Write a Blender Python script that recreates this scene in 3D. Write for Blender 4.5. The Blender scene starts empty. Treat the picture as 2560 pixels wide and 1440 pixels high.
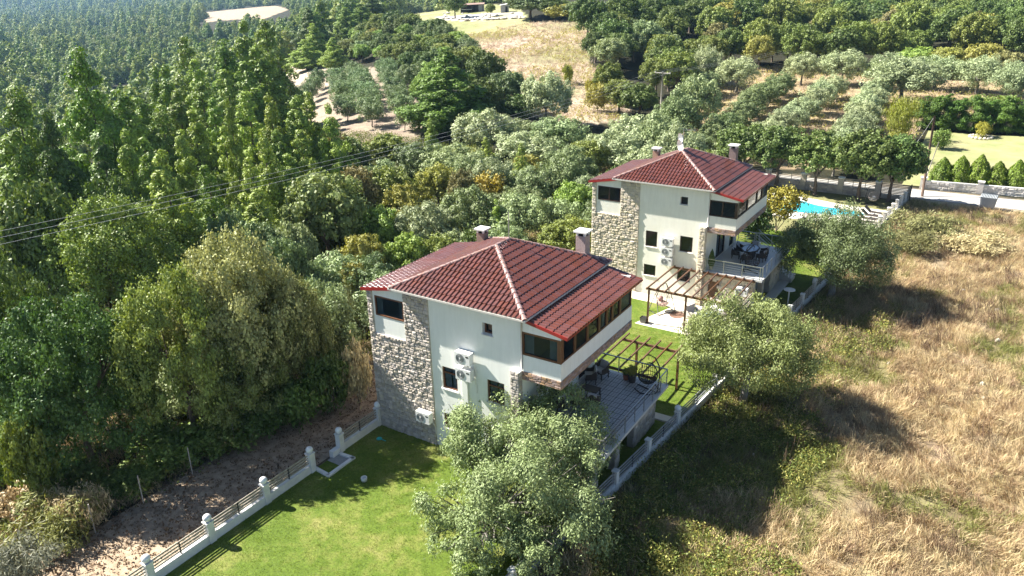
import bpy, bmesh, math, random
import numpy as np
from mathutils import Vector, Matrix
R = math.radians
sc = bpy.context.scene
col = sc.collection

# ------------------------------------------------------------------ camera, sky, sun, exposure
CAM = np.array([24.5761, -24.9395, 21.447]); F = 1862.4543
def _cam():
    a, b, c = R(32.7349), R(21.9405), R(-1.2818)
    fw = np.array([-math.sin(a)*math.cos(b), math.cos(a)*math.cos(b), -math.sin(b)])
    r = np.cross(fw, [0, 0, 1]); r /= np.linalg.norm(r); u = np.cross(r, fw)
    return fw, r*math.cos(c)+u*math.sin(c), -r*math.sin(c)+u*math.cos(c)
FW, RT, UP = _cam()
cd = bpy.data.cameras.new('camera'); cam = bpy.data.objects.new('camera', cd); col.objects.link(cam)
cd.sensor_width = 36; cd.lens = F/2560*36; cd.clip_start = .5; cd.clip_end = 9000
M = Matrix.Identity(4)
for i in range(3):
    M[i][0], M[i][1], M[i][2], M[i][3] = RT[i], UP[i], -FW[i], CAM[i]
cam.matrix_world = M; sc.camera = cam

SUN_TO = Vector((-1.14, -.19, 1.05)).normalized()
w = bpy.data.worlds.new('World'); sc.world = w; w.use_nodes = True
nt = w.node_tree; nt.nodes.clear()
sky = nt.nodes.new('ShaderNodeTexSky'); sky.sky_type = 'NISHITA'; sky.sun_disc = False
sky.sun_elevation = math.asin(SUN_TO.z); sky.sun_rotation = math.atan2(SUN_TO.x, SUN_TO.y)
sky.air_density = .7; sky.dust_density = .3; sky.ozone_density = 1.0
bg = nt.nodes.new('ShaderNodeBackground'); bg.inputs[1].default_value = .05
wo = nt.nodes.new('ShaderNodeOutputWorld')
nt.links.new(sky.outputs[0], bg.inputs[0]); nt.links.new(bg.outputs[0], wo.inputs[0])
sl = bpy.data.lights.new('sun', 'SUN'); sl.energy = 5.0; sl.angle = R(.5); sl.color = (1, .95, .86)
so = bpy.data.objects.new('sun', sl); col.objects.link(so)
so.rotation_euler = (-SUN_TO).to_track_quat('-Z', 'Y').to_euler()
sc.view_settings.view_transform = 'Standard'; sc.view_settings.look = 'None'
sc.view_settings.exposure = 1.75; sc.view_settings.gamma = 1; sc.view_settings.use_curve_mapping = False
sc.cycles.max_bounces = 6; sc.cycles.transparent_max_bounces = 8
sc.cycles.diffuse_bounces = 2; sc.cycles.volume_bounces = 0

# ------------------------------------------------------------------ helpers
def put(o, name=None, label=None, cat=None, group=None, kind=None):
    if label: o['label'] = label
    if cat: o['category'] = cat
    if group: o['group'] = group
    if kind: o['kind'] = kind
    return o
def thing(name, label, cat, loc=(0, 0, 0), rz=0, group=None):
    o = bpy.data.objects.new(name, None); col.objects.link(o); o.empty_display_size = .2
    o.location = loc; o.rotation_euler = (0, 0, rz)
    return put(o, None, label, cat, group)
def link(name, me, parent=None, loc=None, rot=None, scale=None):
    o = bpy.data.objects.new(name, me); col.objects.link(o)
    if parent is not None: o.parent = parent
    if loc is not None: o.location = loc
    if rot is not None: o.rotation_euler = rot
    if scale is not None: o.scale = scale
    return o
def copy_tree(o, parent=None):
    c = o.copy(); col.objects.link(c); c.parent = parent
    for ch in o.children: copy_tree(ch, c)
    return c
class MB:
    def __init__(s): s.v = []; s.f = []; s.m = []
    def quad(s, a, b, c, d, m=0):
        n = len(s.v); s.v += [a, b, c, d]; s.f.append((n, n+1, n+2, n+3)); s.m.append(m)
    def poly(s, pts, m=0):
        n = len(s.v); s.v += list(pts); s.f.append(tuple(range(n, n+len(pts)))); s.m.append(m)
    def box(s, x0, x1, y0, y1, z0, z1, m=0):
        s.fbox(lambda a, b, d: (a, d, b), x0, x1, z0, z1, y0, y1, m)
    def fbox(s, f, a0, a1, b0, b1, d0, d1, m=0):
        n = len(s.v)
        s.v += [f(a, b, d) for d in (d0, d1) for b in (b0, b1) for a in (a0, a1)]
        for q in ((0, 1, 3, 2), (4, 6, 7, 5), (0, 4, 5, 1), (2, 3, 7, 6), (0, 2, 6, 4), (1, 5, 7, 3)):
            s.f.append(tuple(n+i for i in q)); s.m.append(m)
    def bar(s, p, q, wd, ht, m=0, up=(0, 0, 1)):
        p = Vector(p); q = Vector(q); d = (q-p).normalized(); up = Vector(up)
        if abs(d.dot(up)) > .99: up = Vector((1, 0, 0))
        sd = d.cross(up).normalized(); uu = sd.cross(d); n = len(s.v)
        for e in (p, q):
            for a, b in ((-1, -1), (1, -1), (1, 1), (-1, 1)):
                s.v.append(tuple(e+sd*a*wd/2+uu*b*ht/2))
        for i in range(4):
            j = (i+1) % 4; s.f.append((n+i, n+j, n+4+j, n+4+i)); s.m.append(m)
        s.f += [(n+3, n+2, n+1, n), (n+4, n+5, n+6, n+7)]; s.m += [m, m]
    def tube(s, pts, rads, k=8, m=0, caps=True):
        pts = [Vector(p) for p in pts]; n0 = len(s.v)
        if not hasattr(rads, '__len__'): rads = [rads]*len(pts)
        ref = Vector((0, 0, 1)); T0 = (pts[-1]-pts[0])
        if T0.length > 0 and abs(T0.normalized().z) > .9: ref = Vector((1, 0, 0))
        for i, p in enumerate(pts):
            t = (pts[min(i+1, len(pts)-1)]-pts[max(i-1, 0)]).normalized()
            if abs(t.dot(ref)) > .97: a = t.cross(Vector((0, 1, .1))).normalized()
            else: a = t.cross(ref).normalized()
            b = t.cross(a)
            for j in range(k):
                an = 2*math.pi*j/k; s.v.append(tuple(p+(a*math.cos(an)+b*math.sin(an))*rads[i]))
        for i in range(len(pts)-1):
            for j in range(k):
                q = (j+1) % k; s.f.append((n0+i*k+j, n0+i*k+q, n0+(i+1)*k+q, n0+(i+1)*k+j)); s.m.append(m)
        if caps:
            s.f.append(tuple(n0+j for j in range(k))); s.f.append(tuple(n0+(len(pts)-1)*k+j for j in reversed(range(k)))); s.m += [m, m]
    def lathe(s, prof, c=(0, 0, 0), k=14, m=0):
        n0 = len(s.v)
        for (r, z) in prof:
            for j in range(k):
                an = 2*math.pi*j/k; s.v.append((c[0]+r*math.cos(an), c[1]+r*math.sin(an), c[2]+z))
        for i in range(len(prof)-1):
            for j in range(k):
                q = (j+1) % k; s.f.append((n0+i*k+j, n0+i*k+q, n0+(i+1)*k+q, n0+(i+1)*k+j)); s.m.append(m)
    def ball(s, c, r, k=12, m=0):
        s.lathe([(max(.001, r*math.sin(math.pi*i/8)), -r*math.cos(math.pi*i/8)) for i in range(9)], c, k, m)
    def mesh(s, name, mats, smooth=False):
        me = bpy.data.meshes.new(name); me.from_pydata([tuple(p) for p in s.v], [], s.f)
        for mt in (mats if isinstance(mats, (list, tuple)) else [mats]): me.materials.append(mt)
        if any(s.m): me.polygons.foreach_set('material_index', s.m)
        if smooth: me.polygons.foreach_set('use_smooth', [True]*len(s.f))
        me.update(); return me
    def build(s, name, mats, parent=None, smooth=False, **kw):
        return link(name, s.mesh(name, mats, smooth), parent, **kw)

# ------------------------------------------------------------------ materials
def nodes(name):
    m = bpy.data.materials.new(name); m.use_nodes = True; t = m.node_tree
    b = t.nodes['Principled BSDF']; return m, t, b
def pmat(name, c1, c2=None, rough=.6, scale=3., bump=0., bscale=30., metal=0., spec=.5, rnd=0., detail=6, dist=.02, coat=0, streak=0):
    m, t, b = nodes(name)
    c2 = c2 or tuple(x*.8 for x in c1)
    tc = t.nodes.new('ShaderNodeTexCoord')
    nz = t.nodes.new('ShaderNodeTexNoise'); nz.inputs['Scale'].default_value = scale; nz.inputs['Detail'].default_value = detail; nz.inputs['Roughness'].default_value = .65
    ge = t.nodes.new('ShaderNodeNewGeometry'); t.links.new(ge.outputs['Position'], nz.inputs['Vector'])
    rp = t.nodes.new('ShaderNodeValToRGB'); rp.color_ramp.elements[0].position = .32; rp.color_ramp.elements[1].position = .68
    rp.color_ramp.elements[0].color = (*c1, 1); rp.color_ramp.elements[1].color = (*c2, 1)
    t.links.new(nz.outputs['Fac'], rp.inputs[0]); out = rp.outputs[0]
    if streak:
        mp = t.nodes.new('ShaderNodeMapping'); mp.inputs['Scale'].default_value = (2.6, 2.6, .4); t.links.new(ge.outputs['Position'], mp.inputs[0])
        n4 = t.nodes.new('ShaderNodeTexNoise'); n4.inputs['Scale'].default_value = 1.6; n4.inputs['Detail'].default_value = 8; n4.inputs['Roughness'].default_value = .7; t.links.new(mp.outputs[0], n4.inputs['Vector'])
        r4 = t.nodes.new('ShaderNodeMapRange'); r4.inputs[1].default_value = .38; r4.inputs[2].default_value = .66; r4.inputs[3].default_value = 1.0; r4.inputs[4].default_value = 1-streak; t.links.new(n4.outputs[0], r4.inputs[0])
        sp = t.nodes.new('ShaderNodeSeparateXYZ'); t.links.new(ge.outputs['Position'], sp.inputs[0])
        r5 = t.nodes.new('ShaderNodeMapRange'); r5.inputs[1].default_value = -.2; r5.inputs[2].default_value = .9; r5.inputs[3].default_value = .72; r5.inputs[4].default_value = 1.; t.links.new(sp.outputs[2], r5.inputs[0])
        m6 = t.nodes.new('ShaderNodeMath'); m6.operation = 'MULTIPLY'; t.links.new(r4.outputs[0], m6.inputs[0]); t.links.new(r5.outputs[0], m6.inputs[1])
        h6 = t.nodes.new('ShaderNodeHueSaturation'); t.links.new(out, h6.inputs['Color']); t.links.new(m6.outputs[0], h6.inputs['Value']); out = h6.outputs[0]
    if rnd:
        oi = t.nodes.new('ShaderNodeObjectInfo'); at = t.nodes.new('ShaderNodeAttribute'); at.attribute_name = 'rnd'
        ad = t.nodes.new('ShaderNodeMath'); ad.operation = 'ADD'; t.links.new(oi.outputs['Random'], ad.inputs[0]); t.links.new(at.outputs['Fac'], ad.inputs[1])
        fr = t.nodes.new('ShaderNodeMath'); fr.operation = 'FRACT'; t.links.new(ad.outputs[0], fr.inputs[0])
        mr = t.nodes.new('ShaderNodeMapRange'); mr.inputs[3].default_value = 1-rnd; mr.inputs[4].default_value = 1+rnd; t.links.new(fr.outputs[0], mr.inputs[0])
        hs = t.nodes.new('ShaderNodeHueSaturation'); t.links.new(mr.outputs[0], hs.inputs['Value']); t.links.new(out, hs.inputs['Color'])
        m2 = t.nodes.new('ShaderNodeMath'); m2.operation = 'MULTIPLY'; m2.inputs[1].default_value = 7.31; t.links.new(fr.outputs[0], m2.inputs[0])
        f2 = t.nodes.new('ShaderNodeMath'); f2.operation = 'FRACT'; t.links.new(m2.outputs[0], f2.inputs[0])
        m3 = t.nodes.new('ShaderNodeMapRange'); m3.inputs[3].default_value = .5-rnd*.06; m3.inputs[4].default_value = .5+rnd*.06; t.links.new(f2.outputs[0], m3.inputs[0]); t.links.new(m3.outputs[0], hs.inputs['Hue'])
        m4 = t.nodes.new('ShaderNodeMapRange'); m4.inputs[3].default_value = 1-rnd*1.2; m4.inputs[4].default_value = 1+rnd*1.2; t.links.new(f2.outputs[0], m4.inputs[0]); t.links.new(m4.outputs[0], hs.inputs['Saturation'])
        out = hs.outputs[0]
    t.links.new(out, b.inputs['Base Color'])
    b.inputs['Roughness'].default_value = rough; b.inputs['Metallic'].default_value = metal; b.inputs['Specular IOR Level'].default_value = spec
    b.inputs['Coat Weight'].default_value = coat; b.inputs['Coat Roughness'].default_value = .2
    if bump:
        n2 = t.nodes.new('ShaderNodeTexNoise'); n2.inputs['Scale'].default_value = bscale; n2.inputs['Detail'].default_value = 5
        t.links.new(tc.outputs['Object'], n2.inputs['Vector'])
        bp = t.nodes.new('ShaderNodeBump'); bp.inputs['Strength'].default_value = bump; bp.inputs['Distance'].default_value = dist
        t.links.new(n2.outputs['Fac'], bp.inputs['Height']); t.links.new(bp.outputs[0], b.inputs['Normal'])
    return m
def leafmat(name, c=None, trans=.28, rough=.55, spread=.45, spec=.3):
    m, t, b = nodes(name)
    oi = t.nodes.new('ShaderNodeObjectInfo')
    if c is None: src = oi.outputs['Color']
    else:
        rg = t.nodes.new('ShaderNodeRGB'); rg.outputs[0].default_value = (*c, 1); src = rg.outputs[0]
    at = t.nodes.new('ShaderNodeAttribute'); at.attribute_name = 'lv'
    tc = t.nodes.new('ShaderNodeTexCoord'); nz = t.nodes.new('ShaderNodeTexNoise'); nz.inputs['Scale'].default_value = .9; nz.inputs['Detail'].default_value = 2
    t.links.new(tc.outputs['Object'], nz.inputs['Vector'])
    mx = t.nodes.new('ShaderNodeMath'); mx.operation = 'MULTIPLY_ADD'; mx.inputs[1].default_value = spread*1.6; t.links.new(at.outputs['Fac'], mx.inputs[0])
    m5 = t.nodes.new('ShaderNodeMath'); m5.operation = 'MULTIPLY_ADD'; m5.inputs[1].default_value = spread*1.2; m5.inputs[2].default_value = 1-spread*1.4
    t.links.new(nz.outputs['Fac'], m5.inputs[0]); t.links.new(m5.outputs[0], mx.inputs[2])
    hs = t.nodes.new('ShaderNodeHueSaturation'); t.links.new(src, hs.inputs['Color']); t.links.new(mx.outputs[0], hs.inputs['Value'])
    hr = t.nodes.new('ShaderNodeMapRange'); hr.inputs[3].default_value = .485; hr.inputs[4].default_value = .512; t.links.new(oi.outputs['Random'], hr.inputs[0]); t.links.new(hr.outputs[0], hs.inputs['Hue'])
    sr = t.nodes.new('ShaderNodeMapRange'); sr.inputs[3].default_value = 1.12; sr.inputs[4].default_value = .8; t.links.new(nz.outputs['Fac'], sr.inputs[0]); t.links.new(sr.outputs[0], hs.inputs['Saturation'])
    t.links.new(hs.outputs[0], b.inputs['Base Color']); b.inputs['Roughness'].default_value = rough; b.inputs['Specular IOR Level'].default_value = spec
    tr = t.nodes.new('ShaderNodeBsdfTranslucent')
    h2 = t.nodes.new('ShaderNodeHueSaturation'); h2.inputs['Hue'].default_value = .485; h2.inputs['Saturation'].default_value = 1.15; h2.inputs['Value'].default_value = 1.35
    t.links.new(hs.outputs[0], h2.inputs['Color']); t.links.new(h2.outputs[0], tr.inputs[0])
    mi = t.nodes.new('ShaderNodeMixShader'); mi.inputs[0].default_value = trans
    o = t.nodes['Material Output']; t.links.new(b.outputs[0], mi.inputs[1]); t.links.new(tr.outputs[0], mi.inputs[2]); t.links.new(mi.outputs[0], o.inputs[0])
    return m
def glassmat(name, tint, op):
    m, t, b = nodes(name); b.inputs['Base Color'].default_value = (*tint, 1); b.inputs['Roughness'].default_value = .04; b.inputs['Specular IOR Level'].default_value = .6
    tr = t.nodes.new('ShaderNodeBsdfTransparent'); tr.inputs[0].default_value = (.75, .82, .85, 1)
    mi = t.nodes.new('ShaderNodeMixShader'); mi.inputs[0].default_value = op
    o = t.nodes['Material Output']; t.links.new(b.outputs[0], mi.inputs[1]); t.links.new(tr.outputs[0], mi.inputs[2]); t.links.new(mi.outputs[0], o.inputs[0]); return m

m_plaster = pmat('plaster', (.89, .87, .76), (.86, .83, .71), .85, 1.5, .12, 60, streak=.08)
m_plasterc = pmat('plaster_cool', (.88, .89, .84), (.84, .85, .79), .85, 1.2, .12, 60, streak=.08)
m_white = pmat('white_paint', (.80, .79, .75), (.66, .65, .61), .6, 2.5, .1, 30)
m_mortar = pmat('mortar', (.42, .38, .32), (.33, .30, .26), .9, 6, .4, 40)
m_stone = pmat('wall_stone', (.52, .46, .39), (.40, .35, .30), .85, 7, .8, 28, rnd=.22, dist=.03)
m_stoney = pmat('wall_stone_warm', (.64, .56, .43), (.53, .46, .35), .85, 7, .7, 28, rnd=.17, dist=.03)
m_brick = pmat('brick_cladding', (.40, .26, .19), (.30, .21, .17), .85, 5, .5, 40, rnd=.35)
m_tile = pmat('roof_tile_glazed', (.150, .045, .030), (.100, .033, .023), .32, 1.1, .12, 50, rnd=.08, spec=.6, coat=.5)
m_ridge = pmat('ridge_tile', (.20, .08, .07), (.36, .27, .24), .5, 7, .25, 40, rnd=.15)
m_deck = pmat('roof_deck', (.10, .03, .03), (.07, .02, .02), .8, 4)
m_fascia = pmat('red_fascia', (.33, .025, .02), (.26, .02, .02), .4, 3)
m_gutter = pmat('gutter_white', (.62, .60, .55), (.48, .45, .41), .5, 5)
m_wood = pmat('dark_wood', (.15, .07, .035), (.09, .045, .025), .55, 8, .2, 50, rnd=.15)
m_woodfr = pmat('window_wood', (.17, .075, .035), (.12, .05, .025), .45, 6)
m_wooddk = pmat('window_wood_dark', (.05, .025, .018), (.035, .02, .014), .45, 6)
m_glass = glassmat('window_glass', (.015, .025, .035), .7)
m_glassd = glassmat('window_glass_dark', (.01, .012, .018), .25)
m_curtain = pmat('curtain', (.65, .70, .72), (.50, .55, .58), .9, 5)
m_dark = pmat('dark_interior', (.02, .02, .022), (.03, .03, .03), .9)
m_steel = pmat('steel_rail', (.50, .51, .52), (.42, .43, .44), .3, 5, metal=.8)
m_darkmetal = pmat('dark_metal', (.03, .03, .035), (.05, .05, .05), .4, 5, metal=.5)
m_tilefl = pmat('floor_tile_pale', (.50, .50, .50), (.42, .42, .43), .5, 6)
m_tilefd = pmat('floor_tile_dark', (.085, .09, .10), (.06, .065, .075), .5, 6)
m_marble = pmat('terrace_marble', (.60, .60, .58), (.54, .54, .53), .35, 1.5, spec=.5)
m_patio = pmat('patio_paving', (.72, .66, .55), (.62, .56, .46), .7, 1.3, .1, 30)
m_concrete = pmat('concrete', (.34, .34, .33), (.25, .25, .25), .85, 3, .3, 40)
m_conc_road = pmat('pale_road', (.50, .48, .45), (.40, .38, .34), .9, .8, .3, 30)
m_ac = pmat('ac_white', (.78, .78, .75), (.72, .72, .70), .45, 3)
m_acgrille = pmat('ac_grille', (.30, .31, .31), (.24, .25, .25), .5, 6)
m_black = pmat('black_plastic', (.015, .015, .016), (.025, .025, .025), .45)
m_wicker = pmat('dark_wicker', (.035, .028, .024), (.06, .045, .038), .6, 30, .3, 90)
m_cush = pmat('pale_cushion', (.50, .50, .50), (.42, .42, .43), .9, 5)
m_cushr = pmat('rust_cushion', (.36, .12, .07), (.26, .09, .06), .9, 5)
m_pinkcush = pmat('pink_cushion', (.48, .27, .24), (.38, .22, .20), .9, 5)
m_slat = pmat('fence_slat', (.42, .38, .31), (.28, .24, .19), .6, 6, .1, 30, rnd=.1)
m_bark = pmat('bark', (.16, .12, .09), (.08, .06, .045), .9, 4, .6, 14)
m_barkg = pmat('grey_bark', (.26, .24, .21), (.14, .125, .105), .9, 4, .6, 14)
m_pole = pmat('wooden_pole', (.13, .075, .05), (.07, .045, .03), .8, 4, .4, 20)
m_polec = pmat('concrete_pole', (.44, .41, .35), (.34, .31, .27), .8, 4, .2, 20)
m_water = pmat('pool_water', (.02, .38, .47), (.04, .47, .55), .06, 1.2, .15, 3, spec=.6)
m_bin = pmat('bin_steel', (.34, .36, .39), (.28, .30, .33), .5, 3, metal=.1)
m_gravel = pmat('gravel', (.48, .37, .255), (.22, .16, .105), .95, 2.2, 1.0, 16, detail=12, dist=.04)
m_leaf = leafmat('leaf_foliage', trans=.16)
m_leafn = leafmat('needle_foliage', trans=.12, spread=.6)
m_olv = leafmat('olive_foliage', trans=.14, rough=.55, spread=.45, spec=.3)

# ------------------------------------------------------------------ terrain
CP = [(-2689,1253.8,54),(-1335,608,-20),(-2000,930,-4),(-792,352,-20),(-448,188,-19),(-276,107,-20),(-121,36,-11),(-60,10,-6),(-43,2,-4),(-21.5,-7.8,-2.2),(-12,-12.4,-1.2),
(-1083,654,-12),(-1700,1050,0),(-531,310,-17),(-318,178,-22),(-138,68.5,-12),(-69,27,-4.5),(-33,6,-2.5),(-1064,855,6),(-599,476,1),(-304,236,-13),(-108,78,-6),(-70,45,-4),(-53,34,-2.8),(-31,16,-2.2),
(-562,519,4),(-200,160,-6),(-133,120,2),(-133,142,4),(-75,79,2.6),(-54,61,1.3),(-144,173,11.2),(-152,218,14.6),(-107,176,13.5),(-93,136,8.3),(-67,123,6.3),(-45,95,2.4),(-34,95,2.6),
(-20,92,.9),(-80,191,15.8),(-52,181,9.5),(-42,131,5.5),(1,122,3.9),(-13.5,108.6,2.8),(23,122,3.6),(-1,196,5),(26,235,7),(6,325,8),(-46,297,9),(24,94,1.4),(1,72,.2),(22,76,.2),
(-26,56,.3),(-33,41,-.8),(-23,19,-1.8),(-149,256,16.5),(-249,267,6),(-400,500,5),(-100,600,22),(200,500,12),(60,120,3),(60,60,0),(40,30,-.2),(45,-10,-.5),(30,-30,-.5),(0,-40,-1),(60,300,8),
(400,300,5),(0,1500,60),(-900,2500,70),(1500,1500,40),(-2500,-500,10),(-800,-400,-10),(-100,-60,-12),(-40,-40,-5),(0,-200,-10),(200,-100,-2),(-15,30,-1.2),(-12,10,-1.1),(-10,0,-.8),(-8,40,-.3),(-1500,1500,30),(-600,1200,20)]
_cp = np.array(CP, float)
def _warp(x, y):
    dx = np.asarray(x, float)-CAM[0]; dy = np.asarray(y, float)-CAM[1]; r = np.hypot(dx, dy)+1e-6
    q = np.arcsinh(r/25.)/r*25.; return dx*q, dy*q
_cx, _cy = _warp(_cp[:, 0], _cp[:, 1])
_K = np.sqrt((_cx[:, None]-_cx[None])**2+(_cy[:, None]-_cy[None])**2+4.)
_W = np.linalg.solve(_K+np.eye(len(_cp))*.02, _cp[:, 2]-3.)
def sstep(a, b, x): t = np.clip((x-a)/(b-a), 0, 1); return t*t*(3-2*t)
def hgt(x, y):
    x = np.asarray(x, float); y = np.asarray(y, float); wx, wy = _warp(x, y)
    k = np.sqrt((wx[..., None]-_cx)**2+(wy[..., None]-_cy)**2+4.); z = k@_W+3.
    # level building plot
    pl = sstep(-7.5, -4.5, x)*(1-sstep(30, 42, x))*(1-sstep(70, 82, y))*sstep(-45, -30, y)
    flat = -.2*sstep(12, 20, y)*(1-sstep(34, 44, y))
    z = z*(1-pl)+flat*pl
    # bumps away from the lot
    fld = sstep(13.9+.095*y, 15.5+.095*y, x)*(1-sstep(54, 60, y))
    bmp = (np.sin(x*.9+1.3*np.sin(y*.45))*np.cos(y*.8+np.sin(x*.6)))*.16+np.sin(x*.31+y*.23)*.2
    z = z+fld*(bmp-.15)
    return z
def h1(x, y): return float(hgt(np.array([x]), np.array([y]))[0])
def ray(px, py):
    d = FW*F+RT*(px-1280)-UP*(py-720); return d/np.linalg.norm(d)
def ground(px, py):
    d = ray(px, py); ts = np.concatenate([np.arange(15, 150, 1.), np.geomspace(150, 4000, 500)])
    P = CAM+d*ts[:, None]; g = P[:, 2]-hgt(P[:, 0], P[:, 1])
    i = np.argmax(g < 0)
    if g[i] >= 0: return P[-1]
    t0, t1 = ts[max(i-1, 0)], ts[i]; g0, g1 = g[max(i-1, 0)], g[i]
    t = t0+(t1-t0)*g0/(g0-g1+1e-9); q = CAM+d*t; q[2] = h1(q[0], q[1]); return q
def project(P):
    d = P-CAM; z = d@FW; return 1280+F*(d@RT)/z, 720-F*(d@UP)/z, z
def wpoly(pts): return [tuple(ground(*p)[:2]) for p in pts]
def inpoly(x, y, poly):
    x = np.asarray(x); y = np.asarray(y); c = np.zeros(x.shape, bool); n = len(poly)
    for i in range(n):
        x0, y0 = poly[i]; x1, y1 = poly[(i+1) % n]
        cond = ((y0 > y) != (y1 > y)) & (x < (x1-x0)*(y-y0)/(y1-y0+1e-12)+x0)
        c ^= cond
    return c
def vnoise(x, y, s, seed=0):
    x = np.asarray(x)/s+seed*17.3; y = np.asarray(y)/s+seed*9.1
    xi = np.floor(x); yi = np.floor(y); fx = x-xi; fy = y-yi; fx = fx*fx*(3-2*fx); fy = fy*fy*(3-2*fy)
    def hh(a, b): q = np.sin(a*127.1+b*311.7+seed)*43758.5453; return q-np.floor(q)
    return (hh(xi, yi)*(1-fx)+hh(xi+1, yi)*fx)*(1-fy)+(hh(xi, yi+1)*(1-fx)+hh(xi+1, yi+1)*fx)*fy

# regions of ground seen in the picture, as world polygons
Z_MEADOW = wpoly([(930, 60), (1060, 30), (1300, 22), (1340, 70), (1180, 92), (1110, 100), (980, 90)])
Z_FIELD = wpoly([(1110, 100), (1300, 60), (1560, 62), (1480, 120), (1470, 160), (1560, 200), (1580, 300), (1440, 320), (1330, 290), (1200, 170)])
Z_ORCH = wpoly([(730, 250), (810, 170), (960, 165), (1080, 300), (1030, 370), (850, 380), (740, 300)])
Z_TRACK = wpoly([(715, 190), (740, 115), (790, 118), (800, 160), (860, 190), (830, 215), (740, 215)])
Z_GROVE = wpoly([(1700, 420), (1640, 300), (1750, 180), (2000, 160), (2560, 180), (2700, 260), (2300, 300), (2250, 420)])
Z_BROWN = wpoly([(505, 32), (690, 14), (724, 24), (660, 48), (512, 56)])
Z_ROCK = wpoly([(1085, 42), (1300, 28), (1310, 44), (1200, 52), (1090, 50)])
Z_GARD = [(18.6, 67.2), (48, 69), (48, 99), (17, 97)]
# ------------------------------------------------------------------ ground sheet
def grid_mesh(name, X, Y, Z, mat, cols=None, wrap=False):
    nr, na = X.shape; v = np.stack([X, Y, Z], -1).reshape(-1, 3)
    i, j = np.meshgrid(np.arange(nr-1), np.arange(na if wrap else na-1), indexing='ij'); j2 = (j+1) % na
    q = np.stack([i*na+j, i*na+j2, (i+1)*na+j2, (i+1)*na+j], -1).reshape(-1, 4)
    return fast_mesh(name, v, q, mat, cols=cols)
def fast_mesh(name, v, q, mat, lv=None, cols=None, smooth=True):
    me = bpy.data.meshes.new(name); nv, nf, k = len(v), len(q), q.shape[1]
    me.vertices.add(nv); me.vertices.foreach_set('co', np.asarray(v, np.float32).ravel())
    me.loops.add(nf*k); me.loops.foreach_set('vertex_index', q.ravel().astype(np.int32))
    me.polygons.add(nf); me.polygons.foreach_set('loop_start', np.arange(0, nf*k, k, dtype=np.int32))
    if smooth: me.polygons.foreach_set('use_smooth', np.ones(nf, bool))
    for mt in (mat if isinstance(mat, (list, tuple)) else [mat]): me.materials.append(mt)
    if lv is not None:
        a = me.attributes.new('lv', 'FLOAT', 'POINT'); a.data.foreach_set('value', np.asarray(lv, np.float32))
    if cols is not None:
        a = me.attributes.new('gcol', 'FLOAT_COLOR', 'POINT'); a.data.foreach_set('color', np.asarray(cols, np.float32).ravel())
    me.update(calc_edges=True); return me
def ground_mat(name, bump=.6):
    m, t, b = nodes(name)
    at = t.nodes.new('ShaderNodeAttribute'); at.attribute_name = 'gcol'
    tc = t.nodes.new('ShaderNodeTexCoord'); vals = []
    for s, d in ((.35, 4), (2.2, 8), (14, 6)):
        n = t.nodes.new('ShaderNodeTexNoise'); n.inputs['Scale'].default_value = s; n.inputs['Detail'].default_value = d; n.inputs['Roughness'].default_value = .7
        t.links.new(tc.outputs['Object'], n.inputs['Vector']); vals.append(n)
    a = t.nodes.new('ShaderNodeMath'); a.operation = 'ADD'; t.links.new(vals[0].outputs[0], a.inputs[0]); t.links.new(vals[1].outputs[0], a.inputs[1])
    a2 = t.nodes.new('ShaderNodeMath'); a2.operation = 'ADD'; t.links.new(a.outputs[0], a2.inputs[0]); t.links.new(vals[2].outputs[0], a2.inputs[1])
    mr = t.nodes.new('ShaderNodeMapRange'); mr.inputs[1].default_value = 1.05; mr.inputs[2].default_value = 1.95; mr.inputs[3].default_value = .5; mr.inputs[4].default_value = 1.45; t.links.new(a2.outputs[0], mr.inputs[0])
    hs = t.nodes.new('ShaderNodeHueSaturation'); t.links.new(at.outputs['Color'], hs.inputs['Color']); t.links.new(mr.outputs[0], hs.inputs['Value'])
    hr = t.nodes.new('ShaderNodeMapRange'); hr.inputs[1].default_value = .3; hr.inputs[2].default_value = .7; hr.inputs[3].default_value = .475; hr.inputs[4].default_value = .525; t.links.new(vals[0].outputs[0], hr.inputs[0]); t.links.new(hr.outputs[0], hs.inputs['Hue'])
    t.links.new(hs.outputs[0], b.inputs['Base Color']); b.inputs['Roughness'].default_value = .95; b.inputs['Specular IOR Level'].default_value = .15
    bp = t.nodes.new('ShaderNodeBump'); bp.inputs['Strength'].default_value = bump; bp.inputs['Distance'].default_value = .12
    t.links.new(a2.outputs[0], bp.inputs['Height']); t.links.new(bp.outputs[0], b.inputs['Normal']); return m
m_ground = ground_mat('dry_ground')
th0 = math.atan2(FW[1], FW[0])
ang = np.concatenate([th0+np.linspace(R(42), R(-42), 430), th0+np.linspace(R(-46), R(-314), 68)])
rad = np.concatenate([[.5, 5, 10, 14], np.geomspace(18, 5200, 400)])
RR, AA = np.meshgrid(rad, ang, indexing='ij'); GX = CAM[0]+RR*np.cos(AA); GY = CAM[1]+RR*np.sin(AA)
GZ = np.concatenate([hgt(GX[i:i+40], GY[i:i+40]) for i in range(0, len(rad), 40)])
GZ = GZ-.03
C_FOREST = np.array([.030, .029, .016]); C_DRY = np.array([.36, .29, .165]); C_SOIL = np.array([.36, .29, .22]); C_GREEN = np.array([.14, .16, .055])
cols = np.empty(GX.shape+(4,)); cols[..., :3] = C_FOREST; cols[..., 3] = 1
def zone(mask, c, k=1.):
    global cols
    mk = (mask*k)[..., None] if mask.dtype != bool else (mask.astype(float)*k)[..., None]
    cols[..., :3] = cols[..., :3]*(1-mk)+np.array(c)*mk
zone(inpoly(GX, GY, Z_FIELD), (.42, .34, .25))
zone(inpoly(GX, GY, Z_MEADOW), (.25, .26, .12))
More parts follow.
